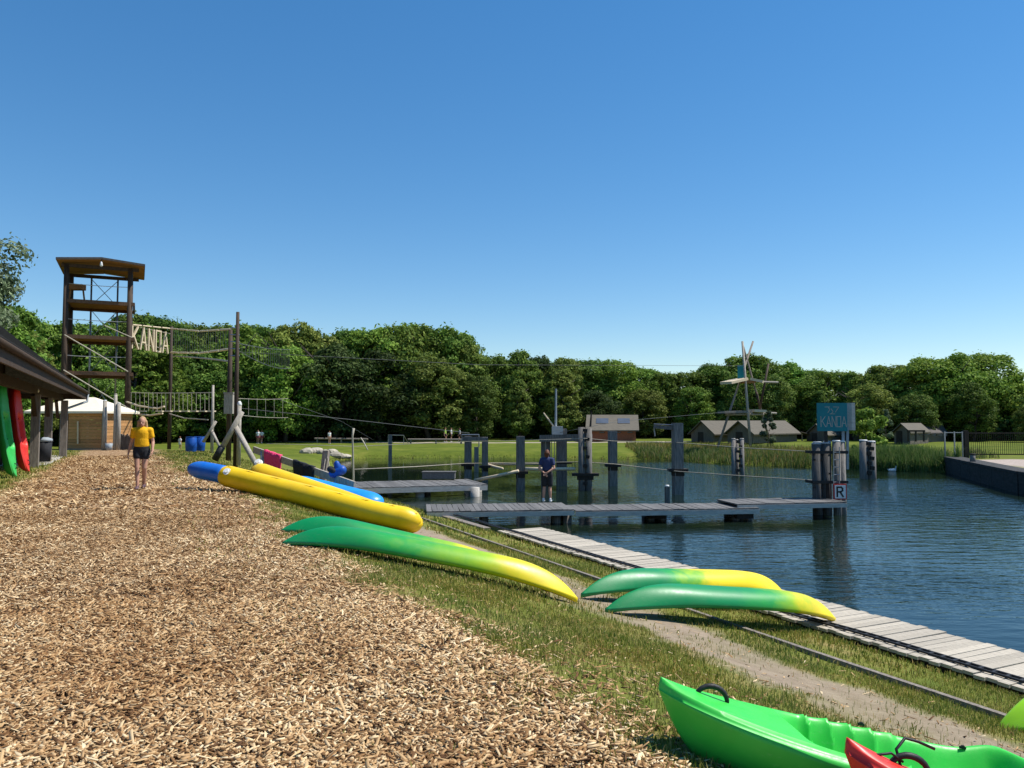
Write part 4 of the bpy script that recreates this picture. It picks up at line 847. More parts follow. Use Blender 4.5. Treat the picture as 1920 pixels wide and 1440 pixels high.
# barrels
for i, (px, l) in enumerate(((358, 'blue plastic barrel with pale lid beside the crossed logs, the wider looking one'), (374, 'blue plastic barrel half hidden behind the other barrel'))):
    b0 = P(px, 848 - i * 1.5, 0.0); o = thing('barrel', l, 'barrel', b0); mb = MB(); z = [0, .05, .25, .27, .52, .54, .74, .78]; rr = [.25, .27, .275, .285, .285, .275, .27, .24]
    mb.path([b0 + Vector((0, 0, q)) for q in z], rr, 18); mb.build('drum', M['blue_plastic'], o, True); mb = MB(); mb.path([b0 + Vector((0, 0, q)) for q in (.775, .80)], [.265, .265], 18); mb.build('lid', M['blue_plastic'], o)
# drying rail and towels
rail = thing('drying_rail', 'sloping grey plank rail on posts along the bank', 'rail', P(570, 890, -0.4))
ra, rb = Q(476, 843, 24.6), Q(665, 910, 20.6); mb = MB(); mb.beam(ra, rb, 0.06, 0.20); mb.build('plank', M['log'], rail)
def railp(px): return ra.lerp(rb, (px - 476) / (665 - 476))
for px, mt in ((497, 'grey_blue'), (571, 'post'), (638, 'grey_blue')):
    p = railp(px); g = hz(p.x, p.y + .1); mb = MB(); mb.tube((p.x, p.y + .12, g - .1), (p.x, p.y + .12, p.z + 0.05), 0.13 if px != 571 else .07, None, 12); mb.build('post', M[mt], rail, True)
def towel(px0, px1, drop, mat, label, cat, name, seed):
    r0 = random.Random(seed); mb = MB(); nx_, nz = 14, 12; vs = []; fs = []
    for j in range(nz + 1):
        for i in range(nx_ + 1):
            p = railp(px0 + (px1 - px0) * i / nx_); t = j / nz * 2 - 1; dz = 0.13 - max(abs(t) - 0.18, 0) * (drop + 0.10 * math.sin(i * 1.3 + seed)) - 0.05 * abs(math.sin(i * .9 + seed)) * (abs(t) > .2); dy = (-1 if t < 0 else 1) * min(abs(t) * 5, 1) * (0.07 + 0.05 * math.sin(i * 1.7 + j * .3 + seed) ** 2)
            vs.append((p.x + 0.02 * math.sin(j + i), p.y + dy, p.z + dz))
    for j in range(nz):
        for i in range(nx_): a = j * (nx_ + 1) + i; fs.append((a, a + 1, a + nx_ + 2, a + nx_ + 1))
    mb.add(vs, fs); o = mb.build(name, mat, None, True); sl = o.modifiers.new('thick', 'SOLIDIFY'); sl.thickness = 0.03; return tag(o, label, cat)
towel(501, 534, 0.75, M['cloth_pink'], 'bright pink towel hung over the plank rail', 'towel', 'towel', 1)
towel(560, 597, 0.85, M['cloth_black'], 'black jacket hung over the plank rail', 'jacket', 'jacket', 4)
bg_ = thing('blue_bag', 'blue and black bag on the end post of the rail', 'bag', railp(637)); p = railp(637) + Vector((0, .05, .22)); mb = MB(); mb.caps(p + Vector((-.1, 0, -.05)), p + Vector((.1, 0, .02)), 0.15, 0.14); mb.caps(p + Vector((0, 0, .1)), p + Vector((-.03, 0, .2)), 0.11, 0.08); mb.build('sack', M['blue_plastic'], bg_, True); mb = MB(); mb.caps(p + Vector((-.2, -.03, .05)), p + Vector((-.1, -.08, .0)), 0.09, 0.09); mb.build('flap', M['cloth_black'], bg_, True)
q = P(606, 922, -0.75); hb = thing('helmet', 'small dark blue helmet lying on the bank by the board', 'helmet', q); mb = MB(); mb.caps(q + Vector((0, 0, .12)), q + Vector((0, 0, .14)), 0.17, 0.16, 14); mb.build('shell', M['blue_plastic'], hb, True); mb = MB(); mb.caps(q + Vector((0.06, -.10, .10)), q + Vector((.1, -.12, .1)), .07, .06); mb.build('visor', M['cloth_black'], hb, True)
# leaning post, thin poles by the bank
a = Q(612, 846, 24.5); g = Q(604, 905, 24.2); o = thing('leaning_post', 'short dark post leaning at the bank behind the rail', 'post', g); MB().beam(g - Vector((0, 0, .2)), a, 0.18, 0.18).build('shaft', M['post'], o)
for dx in (-7, 10): mb = MB(); mb.path(sag(a, Q(612 + dx, 895, 24.0), 0.0, 3), 0.012, 5); mb.build('tie_rope', M['rope'], o)
a = Q(662, 803, 30); o = thing('thin_bank_pole', 'thin bare pole standing at the platform edge', 'pole', (a.x, 30, -1.7)); mb = MB(); mb.path([(a.x, 30, -1.9), (a.x + .03, 30, -.5), (a.x - .02, 30, a.z - .3), (a.x + .02, 30, a.z)], [.045, .04, .035, .05], 8); mb.build('shaft', M['rope'], o, True)

# ------------------------------------------------------------------ hut on the left
E1 = Vector((-20.4, 37.0, 3.0)); EV = Vector((-0.436, 0.9, 0)).normalized(); EN = -Vector((0.9, 0.436, 0)).normalized()
def H_(s, n, z): v = E1 - EV * s + EN * n; return Vector((v.x, v.y, z))          # s metres back from the far corner, n metres in from the eave
hut = thing('boat_hut', 'open-fronted wooden boat hut with dark shingle roof', 'hut', H_(12, 3, 0), math.atan2(EV.y, EV.x))
LH = 27.0; RUN, RZ, OV = 4.0, 6.4, 3.0
rf = MB()
e = [H_(0, 0, OV), H_(LH, 0, OV), H_(LH, 2 * RUN, OV), H_(0, 2 * RUN, OV), H_(RUN, RUN, RZ), H_(LH - RUN, RUN, RZ)]
rf.add(e + [p - Vector((0, 0, .10)) for p in e], [(0, 1, 5, 4), (1, 2, 5), (2, 3, 4, 5), (3, 0, 4), (6, 10, 11, 7), (7, 11, 8), (8, 11, 10, 9), (9, 10, 6), (0, 6, 7, 1), (3, 9, 6, 0), (2, 8, 9, 3), (1, 7, 8, 2)]); hroof = rf.build('roof', M['shingle'], hut)
for k in range(15):     # shingle courses on the visible slope
    t0, t1 = k / 15, (k + 1) / 15
    nrm = Vector((EN.x * -0.65, EN.y * -0.65, 0.76)) * 0.02
    def sl(s, t): return H_(s, t * RUN, OV + (RZ - OV) * t)
    q = [sl(t0 * RUN - .02, t0), sl(LH - t0 * RUN, t0), sl(LH - t1 * RUN, t1), sl(t1 * RUN, t1)]
    mb = MB(); mb.add([q[0] + nrm * 2.2, q[1] + nrm * 2.2, q[2] + nrm * .6, q[3] + nrm * .6, q[0], q[1]], [(0, 1, 2, 3), (4, 5, 1, 0)]); mb.build('shingle_course', M['shingle'], hroof)
MB().beam(H_(-0.02, -0.02, OV - .20), H_(LH, -0.02, OV - .20), 0.05, 0.30).build('fascia', M['brown'], hut)
MB().beam(H_(-0.02, -0.02, OV - .20), H_(-0.02, 2 * RUN, OV - .20), 0.05, 0.30).build('fascia', M['brown'], hut)
mb = MB(); mb.path([H_(-.1, -.10, OV - .04), H_(LH, -.10, OV - .04)], .07, 10); mb.build('gutter', M['brown'], hut, True)
mb = MB(); mb.path([H_(0.3, -.10, OV - .06), H_(0.3, -.08, OV - .45), H_(1.6, .75, OV - .85), H_(1.75, .85, OV - 1.1), H_(1.75, .85, 0.0)], .055, 10); mb.build('downpipe', M['grey_blue'], hut, True)
for s in np.arange(1.0, LH, 1.15): MB().beam(H_(s, .05, OV - .16), H_(s, RUN, RZ - .30), 0.09, 0.16).build('rafter', M['brown'], hut)
for k in range(14): MB().beam(H_(0.4, .15 + k * .28, OV + k * .238 - .14), H_(LH, .15 + k * .28, OV + k * .238 - .14), .26, .02).build('soffit_board', M['brown'], hut)
MB().beam(H_(0.8, .95, OV - .32), H_(LH, .95, OV - .32), .16, .28).build('front_beam', M['brown'], hut)
for s, w_ in ((2.3, .34), (6.3, .36), (10.7, .32), (21.2, .32)):
    MB().beam(H_(s, .70 if s < 3 else .95, -.1), H_(s, .70 if s < 3 else .95, OV - .46), w_, .26, up=EN).build('post', M['post'], hut)
    MB().beam(H_(s + 0.1, .95, OV - 1.2), H_(s + 1.0, .95, OV - .5), .12, .12).build('knee_brace', M['brown'], hut)
for s in (2.6, 7.5): MB().beam(H_(s, 3.6, -.1), H_(s, 3.6, OV), .3, .3, up=EN).build('inner_post', M['post'], hut)
for k in range(60): MB().beam(H_(9.0 + k * .30, 2.2, 0), H_(9.0 + k * .30, 2.2, OV + 1.2), .29, .05, up=EN).build('wall_board', M['dark'] if k % 3 else M['brown'], hut)
for k in range(18): MB().beam(H_(9.0, 2.25 + k * .3, 0), H_(9.0, 2.25 + k * .3, OV + 1.2), .05, .29, up=EN).build('wall_board', M['dark'] if k % 3 else M['brown'], hut)
MB().box(H_(5.2, 3.2, 0.0), (9.0, 5.0, .08), (0, 0, math.atan2(EV.y, EV.x))).build('floor_slab', M['concrete'], hut)
mb = MB(); mb.caps(H_(11.0, .9, OV - .35), H_(11.0, .9, OV - .33), .07, .07); mb.build('lamp', M['white'], hut, True)
q = H_(8.0, 0.9, 0.08); bn = thing('waste_bin', 'dark waste bin standing under the hut eave', 'bin', q); mb = MB(); mb.path([q, q + Vector((0, 0, .75))], [.2, .25], 12); mb.build('body', M['cloth_black'], bn, True); mb = MB(); mb.path([q + Vector((0, 0, .76)), q + Vector((0, 0, .86)), q + Vector((0, 0, .92))], [.27, .25, .1], 12); mb.build('lid', M['grey_blue'], bn, True)

# cabin with canvas roof
Yc = 44.0; cab = thing('log_cabin', 'orange board cabin under a white canvas roof', 'cabin', P(165, 838, 0.05))
cl_, cr_ = Q(128, 838, Yc), Q(192, 837, Yc); zt = Q(190, 770, Yc).z; nb = 12
for k in range(nb): MB().box(((cl_.x + cr_.x) / 2, Yc, .03 + (k + .5) * zt / nb), (cr_.x - cl_.x, .10, zt / nb - .014)).build('wall_board', M['cabin'], cab)
for k in range(nb): MB().box((cr_.x - .05, Yc + 1.75, .03 + (k + .5) * zt / nb), (.10, 3.3, zt / nb - .014)).build('wall_board', M['cabin'], cab)
MB().beam((cr_.x + .06, Yc - .06, 0), (cr_.x + .06, Yc - .06, zt), .12, .12).build('corner_post', M['post'], cab)
MB().beam(Q(146, 832, Yc - .12), Q(146, 790, Yc - .12), .08, .05).build('batten', M['palewood'], cab)
MB().box(((cl_.x + cr_.x) / 2, Yc + 1.75, .0), (cr_.x - cl_.x + .2, 3.8, .12)).build('base', M['post'], cab)
x0, x1, y0, y1 = cl_.x - 2.4, cr_.x + .25, Yc - .3, Yc + 3.8; zr = Q(150, 745, Yc + 1.7).z
mb = MB(); mb.add([(x0, y0, zt - .03), (x1, y0, zt - .03), (x1, y1, zt - .03), (x0, y1, zt - .03), (x0 + 1.6, (y0 + y1) / 2, zr), (x1 - 1.7, (y0 + y1) / 2, zr), (x0, y0, zt - .15), (x1, y0, zt - .15), (x1, y1, zt - .15), (x0, y1, zt - .15)], [(0, 1, 5, 4), (1, 2, 5), (2, 3, 4, 5), (3, 0, 4), (0, 6, 7, 1), (1, 7, 8, 2), (2, 8, 9, 3), (3, 9, 6, 0), (6, 9, 8, 7)]); mb.build('canvas_roof', M['canvas'], cab)
for i, (px, top, r, l) in enumerate(((197, 752, .13, 'pale stake at the cabin corner'), (217, 740, .10, 'tallest thin stake between cabin and tower'), (223, 757, .12, 'grey stake next to the tower leg'))):
    a = Q(px, top, 43.5); o = thing('timber_stake', l, 'post', (a.x, 43.5, 0)); mb = MB(); mb.path([(a.x, 43.5, -.2), (a.x + .02, 43.5, a.z * .5), (a.x, 43.5, a.z)], [r, r * .95, r * .85], 10); mb.build('shaft', M['log'], o, True); mb = MB(); mb.tube((a.x, 43.5, a.z), (a.x, 43.5, a.z + .06), r * .86, r * .6, 10); mb.build('top', M['white'] if i != 1 else M['log'], o, True)
mb = MB()
pal = thing('palisade', 'low row of grey palisade sticks behind the walking woman', 'fence', Q(236, 835, 44))
for k in range(14):
    a = Q(228 + k * 2.2, 815 + random.uniform(-4, 5), 44); MB().beam((a.x, 44, -.1), a, .09, .06).build('stick', M['post'], pal)
q = Q(204, 838, 43); o = thing('grey_bucket', 'grey metal bucket at the foot of the pale stake', 'bucket', (q.x, 43, 0)); mb = MB(); mb.path([(q.x, 43, 0), (q.x, 43, .38)], [.15, .2], 12); mb.build('pail', M['grey_blue'], o, True); mb = MB(); handle_loop((q.x, 43, .38), .36, .06, .01, mb); mb.build('handle', M['steel'], o)

# ------------------------------------------------------------------ houses and tents on the far bank
def gable(name, label, C, Lc, Rc, zb, ze, zr, wallm, roofm, skylights=0, oh=0.35, group=None, cat='tent', porch=False):
    o = thing(name, label, cat, C, 0, group); D = Lc + Rc - C; up = lambda p, z: Vector((p.x, p.y, z))
    mL, mR = (C + Lc) / 2, (Rc + D) / 2; l = (Rc - C).normalized(); g = (Lc - C).normalized()
    mb = MB(); pts = [C, Rc, D, Lc]; mb.add([up(p, zb) for p in pts] + [up(p, ze) for p in pts] + [up(mL, zr), up(mR, zr)], [(0, 1, 5, 4), (1, 2, 6, 9, 5), (2, 3, 7, 6), (3, 0, 4, 8, 7)]); mb.build('wall', wallm, o)
    th = Vector((0, 0, .12)); k = (zr - ze) / ((mL - C).length)
    for side, a, b_ in ((-g, C, Rc), (g, Lc, D)):
        e0 = up(a, ze) + side * oh - l * oh - Vector((0, 0, k * oh)) + Vector((0, 0, .03)); e1 = up(b_, ze) + side * oh + l * oh - Vector((0, 0, k * oh)) + Vector((0, 0, .03)); r0 = up(mL, zr) - l * oh + Vector((0, 0, .03)); r1 = up(mR, zr) + l * oh + Vector((0, 0, .03))
        mb = MB(); mb.add([e0, e1, r1, r0, e0 + th, e1 + th, r1 + th, r0 + th], [(3, 2, 1, 0), (4, 5, 6, 7), (0, 1, 5, 4), (2, 3, 7, 6), (1, 2, 6, 5), (3, 0, 4, 7)]); rp = mb.build('roof_slope', roofm, o)
        if side == -g:
            for s in range(skylights):
                f = (s + .75) / (skylights + .45); c0 = (e0 + th).lerp(e1 + th, f); c1 = (r0 + th).lerp(r1 + th, f); du = l * .75
                q = [c0.lerp(c1, .42) - du, c0.lerp(c1, .42) + du, c0.lerp(c1, .74) + du, c0.lerp(c1, .74) - du]; w = MB(); w.add([p + Vector((0, -.02, .05)) for p in q] + [p - Vector((0, 0, .03)) for p in q], [(0, 1, 2, 3), (0, 4, 5, 1), (1, 5, 6, 2), (2, 6, 7, 3), (3, 7, 4, 0)]); w.build('skylight', M['glass'], rp)
    # door and windows on the two faces the pond sees
    L_ = (Rc - C).length
    for f in (0.25, 0.6, 0.85):
        p = C.lerp(Rc, f) - g * .03; wd = MB(); wd.beam(up(p, zb + .9), up(p, ze - .25), .9, .06, up=g); wn2 = wd.build('window', M['dark'], o); wg = MB(); wg.beam(up(p - g * .035, zb + 1.0), up(p - g * .035, ze - .33), .74, .02, up=g); wg.build('pane', M['glass'], wn2)
    p = mL - l * .03; dr = MB(); dr.beam(up(p, zb), up(p, min(ze + .1, zb + 2.1)), 1.0, .06, up=l); dr.build('door', M['dark'], o)
    if porch:
        for f in (.1, .9): p = Rc.lerp(D, f) + l * 1.6; MB().beam(up(p, zb), up(p, ze - .2), .1, .1).build('porch_post', M['palewood'], o)
        a = up(Rc, ze) + l * oh + Vector((0, 0, .03)) - g * oh; b_ = up(D, ze) + l * oh + Vector((0, 0, .03)) + g * oh; mb = MB(); mb.add([a, b_, b_ + l * 1.7 - Vector((0, 0, .25)), a + l * 1.7 - Vector((0, 0, .25)), a + th * .5, b_ + th * .5, b_ + l * 1.7 - Vector((0, 0, .19)), a + l * 1.7 - Vector((0, 0, .19))], [(0, 1, 2, 3), (7, 6, 5, 4), (0, 4, 5, 1), (1, 5, 6, 2), (2, 6, 7, 3), (3, 7, 4, 0)]); mb.build('porch_roof', roofm, o)
    return o
def G(px, Y): v = Q(px, 800, Y); return Vector((v.x, Y, 0))
def zz(py, Y): return CAM_Z + (790 - py) / FPX * Y
gable('brick_house', 'brick house with tan roof and two skylights at the wood edge', G(1104, 86), G(1108, 93), G(1192, 87.5), -.6, zz(806, 86), zz(780, 90), M['brick'], M['roof'], 2, .4, cat='house')
gable('lodge_tent', 'tent lodge with twin gables next to the log tripod, left one', G(1338, 82), G(1296, 85), G(1420, 90), -.6, zz(812, 82), zz(791, 86), M['hutwall'], M['roof'])
gable('lodge_tent', 'largest tent lodge with long tan roof behind the log tripod', G(1412, 78), G(1364, 81), G(1494, 83.5), -.6, zz(812, 78), zz(791, 81), M['hutwall'], M['roof'], porch=True)
gable('lodge_tent', 'tent lodge half hidden behind the teal sign', G(1550, 82), G(1512, 85), G(1580, 87), -.6, zz(814, 82), zz(797, 84), M['hutwall'], M['roof'])
gable('lodge_tent', 'tent lodge with green bush in front beyond the white capped pile', G(1610, 86), G(1585, 88), G(1648, 92), -.6, zz(813, 86), zz(797, 88), M['hutwall'], M['roof'])
gable('lodge_tent', 'small tent lodge with pergola beside the metal fence', G(1706, 72), G(1676, 75), G(1740, 76), -.6, zz(810, 72), zz(796, 74), M['hutwall'], M['roof'])
gable('lodge_tent', 'low dark roofed shed behind the metal fence end', G(1738, 78), G(1725, 82), G(1772, 80), -.6, zz(812, 78), zz(800, 80), M['hutwall'], M['shingle'])
pg = thing('pergola', 'dark timber pergola in front of the small tent lodge', 'pergola', G(1715, 70))
for px in (1703, 1717, 1732): MB().beam(Q(px, 808, 70), Q(px, 828, 70), .12, .12).build('post', M['dark'], pg)
MB().beam(Q(1701, 808, 70), Q(1734, 808, 70), .16, .16).build('beam', M['dark'], pg)
# log tripod
tri = thing('log_tripod', 'tall log tripod with two platforms and teal banner on the far bank', 'tripod', P(1408, 850, -1.2)); Yt = 67
def tl_(p, q, r, m): mb = MB(); mb.tube(Q(*p), Q(*q), r, r * .75, 10); mb.build('log', M[m], tri, True)
tl_((1409, 860, 66.6), (1392, 640, 67.1), .13, 'log'); tl_((1338, 862, 66.0), (1412, 640, 68.2), .11, 'post'); tl_((1448, 845, 69.5), (1394, 650, 67.6), .10, 'post'); tl_((1424, 768, 68), (1441, 682, 68.5), .12, 'brown'); tl_((1418, 735, 68), (1426, 768, 68), .12, 'brown')
for p, q, w, m in (((1361, 718, 66), (1392, 711, 67.4), 1.2, 'palewood'), ((1408, 711, 67.4), (1431, 716, 67), 1.2, 'palewood'), ((1388, 716, 67.6), (1412, 716, 67.6), 1.5, 'orange'), ((1352, 773, 66.4), (1404, 772, 67.4), 1.0, 'post'), ((1410, 770, 67.4), (1432, 771, 67.6), 1.0, 'palewood')): MB().beam(Q(*p), Q(*q), w, .22).build('platform', M[m], tri)
for p, q in (((1425, 716, 67.8), (1459, 717, 68)), ((1430, 774, 67.8), (1456, 775, 68)), ((1360, 777, 66.6), (1432, 777, 67.6))): MB().tube(Q(*p), Q(*q), .09).build('spar', M['log'], tri)
a = Q(1389, 698, 67.3); MB().box(a, (.55, .05, 1.25)).build('banner', M['teal'], tri)

# ------------------------------------------------------------------ quay and fence on the right
qp = [Vector((28.6, 50.4, 0)), Vector((25.6, 41.5, 0)), Vector((23.6, 35.4, 0)), Vector((22.3, 20, 0)), Vector((24, -7, 0))]
qy = thing('quay_wall', 'dark stone quay wall at the edge of the paved yard', 'wall', qp[1]); mb = MB()
for a, b_ in zip(qp, qp[1:]):
    L = (b_ - a).length; n = max(int(L / 2.0), 1)
    for k in range(n):
        p, q = a.lerp(b_, k / n), a.lerp(b_, (k + .985) / n); s_ = Vector((0.0, 0, 0)); MB().beam(Vector((p.x, p.y, -1.78)) + s_, Vector((q.x, q.y, -1.78)) + s_, 1.0, 1.95).build('wall_block', M['quay'], qy)
        MB().beam(Vector((p.x, p.y, -.745)) + s_, Vector((q.x, q.y, -.745)) + s_, 1.06, .13).build('coping_stone', M['quay'], qy)
q = P(1824, 866, -.7); o = thing('quay_bollard', 'small dark bollard on the quay edge', 'bollard', q); mb = MB(); mb.tube(q - Vector((0, 0, .1)), q + Vector((0, 0, .42)), .15, .13, 12); mb.build('stub', M['pile'], o, True); mb = MB(); mb.tube(q + Vector((0, 0, .42)), q + Vector((0, 0, .48)), .16, .15, 12); mb.build('cap', M['dark'], o, True)
fen = thing('bar_fence', 'dark metal bar fence and gate behind the paved yard', 'fence', P(1810, 852, -.7)); Yf = 50.5
for px in (1771, 1789, 1804): a = Q(px, 809, Yf); MB().beam((a.x, Yf, -.8), a, .07, .07).build('post', M['steel'], fen)
a = Q(1810, 807, Yf); MB().beam((a.x, Yf, -.8), a, .26, .26).build('gate_post', M['dark'], fen)
for z in (Q(1860, 812, Yf).z, Q(1860, 852, Yf).z): MB().beam((Q(1814, 812, Yf).x, Yf, z), (Q(2010, 812, Yf).x, Yf, z), .06, .07).build('rail', M['dark'], fen)
MB().beam(Q(1771, 811, Yf), Q(1808, 811, Yf), .04, .05).build('rail', M['steel'], fen)
zb, zt = Q(1860, 853, Yf).z, Q(1860, 810, Yf).z
for k in range(50):
    x = Q(1816 + k * 3.9, 800, Yf).x; MB().beam((x, Yf, zb), (x, Yf, zt), .022, .022).build('bar', M['dark'], fen)

# ------------------------------------------------------------------ far bank furniture
def gp(px, Y, dz=0): v = Q(px, 800, Y); return Vector((v.x, Y, hz(v.x, Y) + dz))
gl = thing('goal_frame', 'thin steel goal frame on the meadow before the wood', 'goal', gp(742, 82)); a, b_ = gp(728, 82), gp(757, 82); h = Vector((0, 0, .95)); mb = MB(); mb.path([a, a + h, b_ + h, b_], .04, 6); mb.build('frame', M['steel'], gl); mb = MB(); mb.tube(a + h, a + Vector((.4, 1, 0)), .03); mb.build('stay', M['steel'], gl); mb = MB(); mb.tube(b_ + h, b_ + Vector((.4, 1, 0)), .03); mb.build('stay', M['steel'], gl)
for px0, px1, l in ((590, 690, 'low log rail on the meadow beside the standing child'), (765, 870, 'low log rail on the meadow beside the goal')):
    o = thing('log_rail', l, 'rail', gp(px0, 83)); MB().tube(gp(px0, 83, .45), gp(px1, 83, .45), .1).build('log', M['post'], o)
    for f in (.05, .5, .95): p = gp(px0, 83).lerp(gp(px1, 83), f); MB().tube(p - Vector((0, 0, .2)), p + Vector((0, 0, .5)), .09).build('post', M['post'], o)
o = thing('bent_branch', 'pale bent branch leaning over the meadow edge', 'branch', gp(688, 74)); mb = MB(); mb.path([gp(672, 75, .75), gp(677, 75, .95), gp(681, 74.5, .7), gp(690, 73, 0.0)], [.05, .06, .06, .05], 8); mb.build('stem', M['rope'], o, True)
for i, px in enumerate((573, 584, 592, 603, 611, 622, 630, 641, 650, 660)):
    q = P(px, 861 - (i % 3) * 4, -1.6 + (i % 3) * .15); r0 = random.Random(i); o = MB(); bmh = bmesh.new(); bmesh.ops.create_icosphere(bmh, subdivisions=2, radius=.42)
    for v in bmh.verts: v.co *= 1 + .25 * math.sin(v.co.x * 7 + i) * math.cos(v.co.y * 6 + i); v.co.z *= .6
    me = bpy.data.meshes.new('bank_stone'); bmh.to_mesh(me); bmh.free(); me.materials.append(M['stone']); so = link('bank_stone', me); so.location = (q.x, max(q.y, 60), hz(q.x, max(q.y, 60)) + .12); so.rotation_euler = (0, 0, i * 1.3); s_ = r0.uniform(.8, 1.5); so.scale = (s_, s_, s_)
    tag(so, 'pale rounded stone in the row at the far pond corner', 'stone', 'stones at the far pond corner')
q = P(1673, 884, WATER_Z); dk = thing('white_waterbird', 'small white waterbird floating by the reeds', 'bird', q)
mb = MB(); mb.caps(q + Vector((-.16, 0, .08)), q + Vector((.14, 0, .09)), .10, .13, 10); mb.caps(q + Vector((.2, 0, .1)), q + Vector((.27, 0, .3)), .05, .04, 8); mb.caps(q + Vector((.27, 0, .32)), q + Vector((.33, 0, .31)), .055, .03, 8); mb.caps(q + Vector((-.2, 0, .1)), q + Vector((-.34, 0, .17)), .06, .01, 8)
o = mb.build('body', M['white'], dk, True); rm = o.modifiers.new('r', 'REMESH'); rm.mode = 'VOXEL'; rm.voxel_size = .02

# ------------------------------------------------------------------ people
def remeshed(mb, name, mat, parent, vox, it=4):
    o = mb.build(name, mat, parent, True, False); m = o.modifiers.new('r', 'REMESH'); m.mode = 'VOXEL'; m.voxel_size = vox; m.use_smooth_shade = True
    s = o.modifiers.new('s', 'SMOOTH'); s.iterations = it; s.factor = .5
    dg = bpy.context.evaluated_depsgraph_get(); me = bpy.data.meshes.new_from_object(o.evaluated_get(dg)); o.modifiers.clear(); old = o.data; o.data = me; bpy.data.meshes.remove(old)
    for p in me.polygons: p.use_smooth = True
    return o
def person(label, loc, rz, pose, shirt, shorts, hair, shoe, scale=1.0, vox=0.009, long_hair=False, group=None, socks=None):
    """figure 1.72 m tall facing -y before turning"""
    o = thing('person', label, 'person', loc, rz, group); o.scale = (scale,) * 3; J = {k: Vector(v) for k, v in pose.items() if hasattr(v, '__len__')}
    b = MB(); C = b.caps
    C((0, -.012, 1.60), (0, -.012, 1.585), .098, .092, 16, (.80, .98, 1.12)); C((0, -.035, 1.545), (0, -.045, 1.53), .066, .055, 12)       # skull, jaw
    C((0, -.105, 1.575), (0, -.118, 1.555), .012, .016, 8); C((0, -.095, 1.60), (0, -.10, 1.61), .012, .01, 8)                              # nose, brow
    C((-.083, 0, 1.59), (-.085, .005, 1.565), .018, .013, 8); C((.083, 0, 1.59), (.085, .005, 1.565), .018, .013, 8)                        # ears
    C((0, .012, 1.40), (0, -.01, 1.52), .062, .054, 12)
    C((0, 0, 1.32), (0, .0, 1.18), .15, .135, 16, (1.05, .72, 1)); C((0, 0, 1.15), (0, 0, 1.0), .125, .14, 16, (1.1, .78, 1)); C((0, .01, .97), (0, .01, .92), .14, .13, 16, (1.15, .85, 1))
    for sd_, s in (('l', 1), ('r', -1)):
        sh, el, wr, hip, kn, an, hd = (J[k + sd_] for k in ('sh', 'el', 'wr', 'hip', 'kn', 'an', 'hd'))
        C((0.04 * s, 0.01, 1.40), sh, .07, .062, 12); C(sh, el, .052, .04, 12); C(el, el.lerp(wr, .35), .041, .04, 12); C(el.lerp(wr, .3), wr, .04, .026, 12)
        C(hip, hip.lerp(kn, .5), .088, .072, 14); C(hip.lerp(kn, .5), kn, .072, .052, 14); C(kn, kn.lerp(an, .35) + Vector((0, .02, 0)), .05, .054, 12); C(kn.lerp(an, .35) + Vector((0, .02, 0)), an, .054, .034, 12)
        fd = Vector(pose.get('foot' + sd_, (0.03 * s, -1, 0))).normalized(); C(an + Vector((0, .02, -.04)), an + fd * .13 + Vector((0, 0, -.055)), .036, .03, 10)
        d = (hd - wr).normalized(); sx = Vector(pose.get('palm' + sd_, (0, -1, 0))); sx = (sx - d * sx.dot(d)).normalized()
        for q in (-1, 0, 1): C(wr + d * .015, wr + d * .085 + sx * .024 * q, .018, .017, 8)
        nrm = d.cross(sx).normalized() * s
        for q, ln in ((-1.5, .062), (-.5, .08), (.5, .086), (1.5, .076)):
            k0 = wr + d * .09 + sx * .0195 * q; k1 = k0 + d * ln * .55 + nrm * .008; k2 = k1 + d * ln * .42 + nrm * .024; C(k0, k1, .0098, .009, 7); C(k1, k2, .009, .0075, 7)
        C(wr + d * .03 + sx * .02, wr + d * .065 + sx * .052, .013, .011, 7); C(wr + d * .065 + sx * .052, wr + d * .095 + sx * .06 + nrm * .012, .0105, .009, 7)
    body = remeshed(b, 'body', M['skin'], o, vox, 3)
    t = MB(); C = t.caps; C((0, 0, 1.335), (0, 0, 1.17), .165, .152, 18, (1.06, .76, 1)); C((0, 0, 1.17), (0, 0, pose['hem']), .15, .155, 18, (1.1, .82, 1))
    for sd_, s in (('l', 1), ('r', -1)):
        sh, el = J['sh' + sd_], J['el' + sd_]; C((.05 * s, .01, 1.395), sh, .078, .076, 12); C(sh, sh.lerp(el, .52), .074, .066, 14)
    remeshed(t, 'shirt', M[shirt], o, vox * 1.2, 5)
    t = MB(); C = t.caps; C((0, .01, .99), (0, .01, .90), .152, .152, 18, (1.16, .88, 1))
    for sd_ in 'lr':
        hip, kn = J['hip' + sd_], J['kn' + sd_]; C(hip, hip.lerp(kn, pose['leg']), .112, .10, 16)
    remeshed(t, 'shorts', M[shorts], o, vox * 1.2, 5)
    for sd_, s in (('l', 1), ('r', -1)):
        an = J['an' + sd_]; fd = Vector(pose.get('foot' + sd_, (0.03 * s, -1, 0))).normalized(); t = MB(); t.caps(an + Vector((0, .03, -.045)), an + fd * .06 + Vector((0, 0, -.048)), .043, .042, 10); t.caps(an + fd * .06 + Vector((0, 0, -.05)), an + fd * .16 + Vector((0, 0, -.058)), .042, .031, 10); t.caps(an + Vector((0, .02, -.03)), an + Vector((0, .015, .02)), .045, .042, 10); remeshed(t, 'shoe', M[shoe], o, vox * 1.2, 3)
    t = MB(); C = t.caps; C((0, .02, 1.625), (0, .015, 1.60), .103, .098, 16, (.86, .98, 1.05)); C((0, .045, 1.60), (0, .05, 1.53), .097, .068, 12)
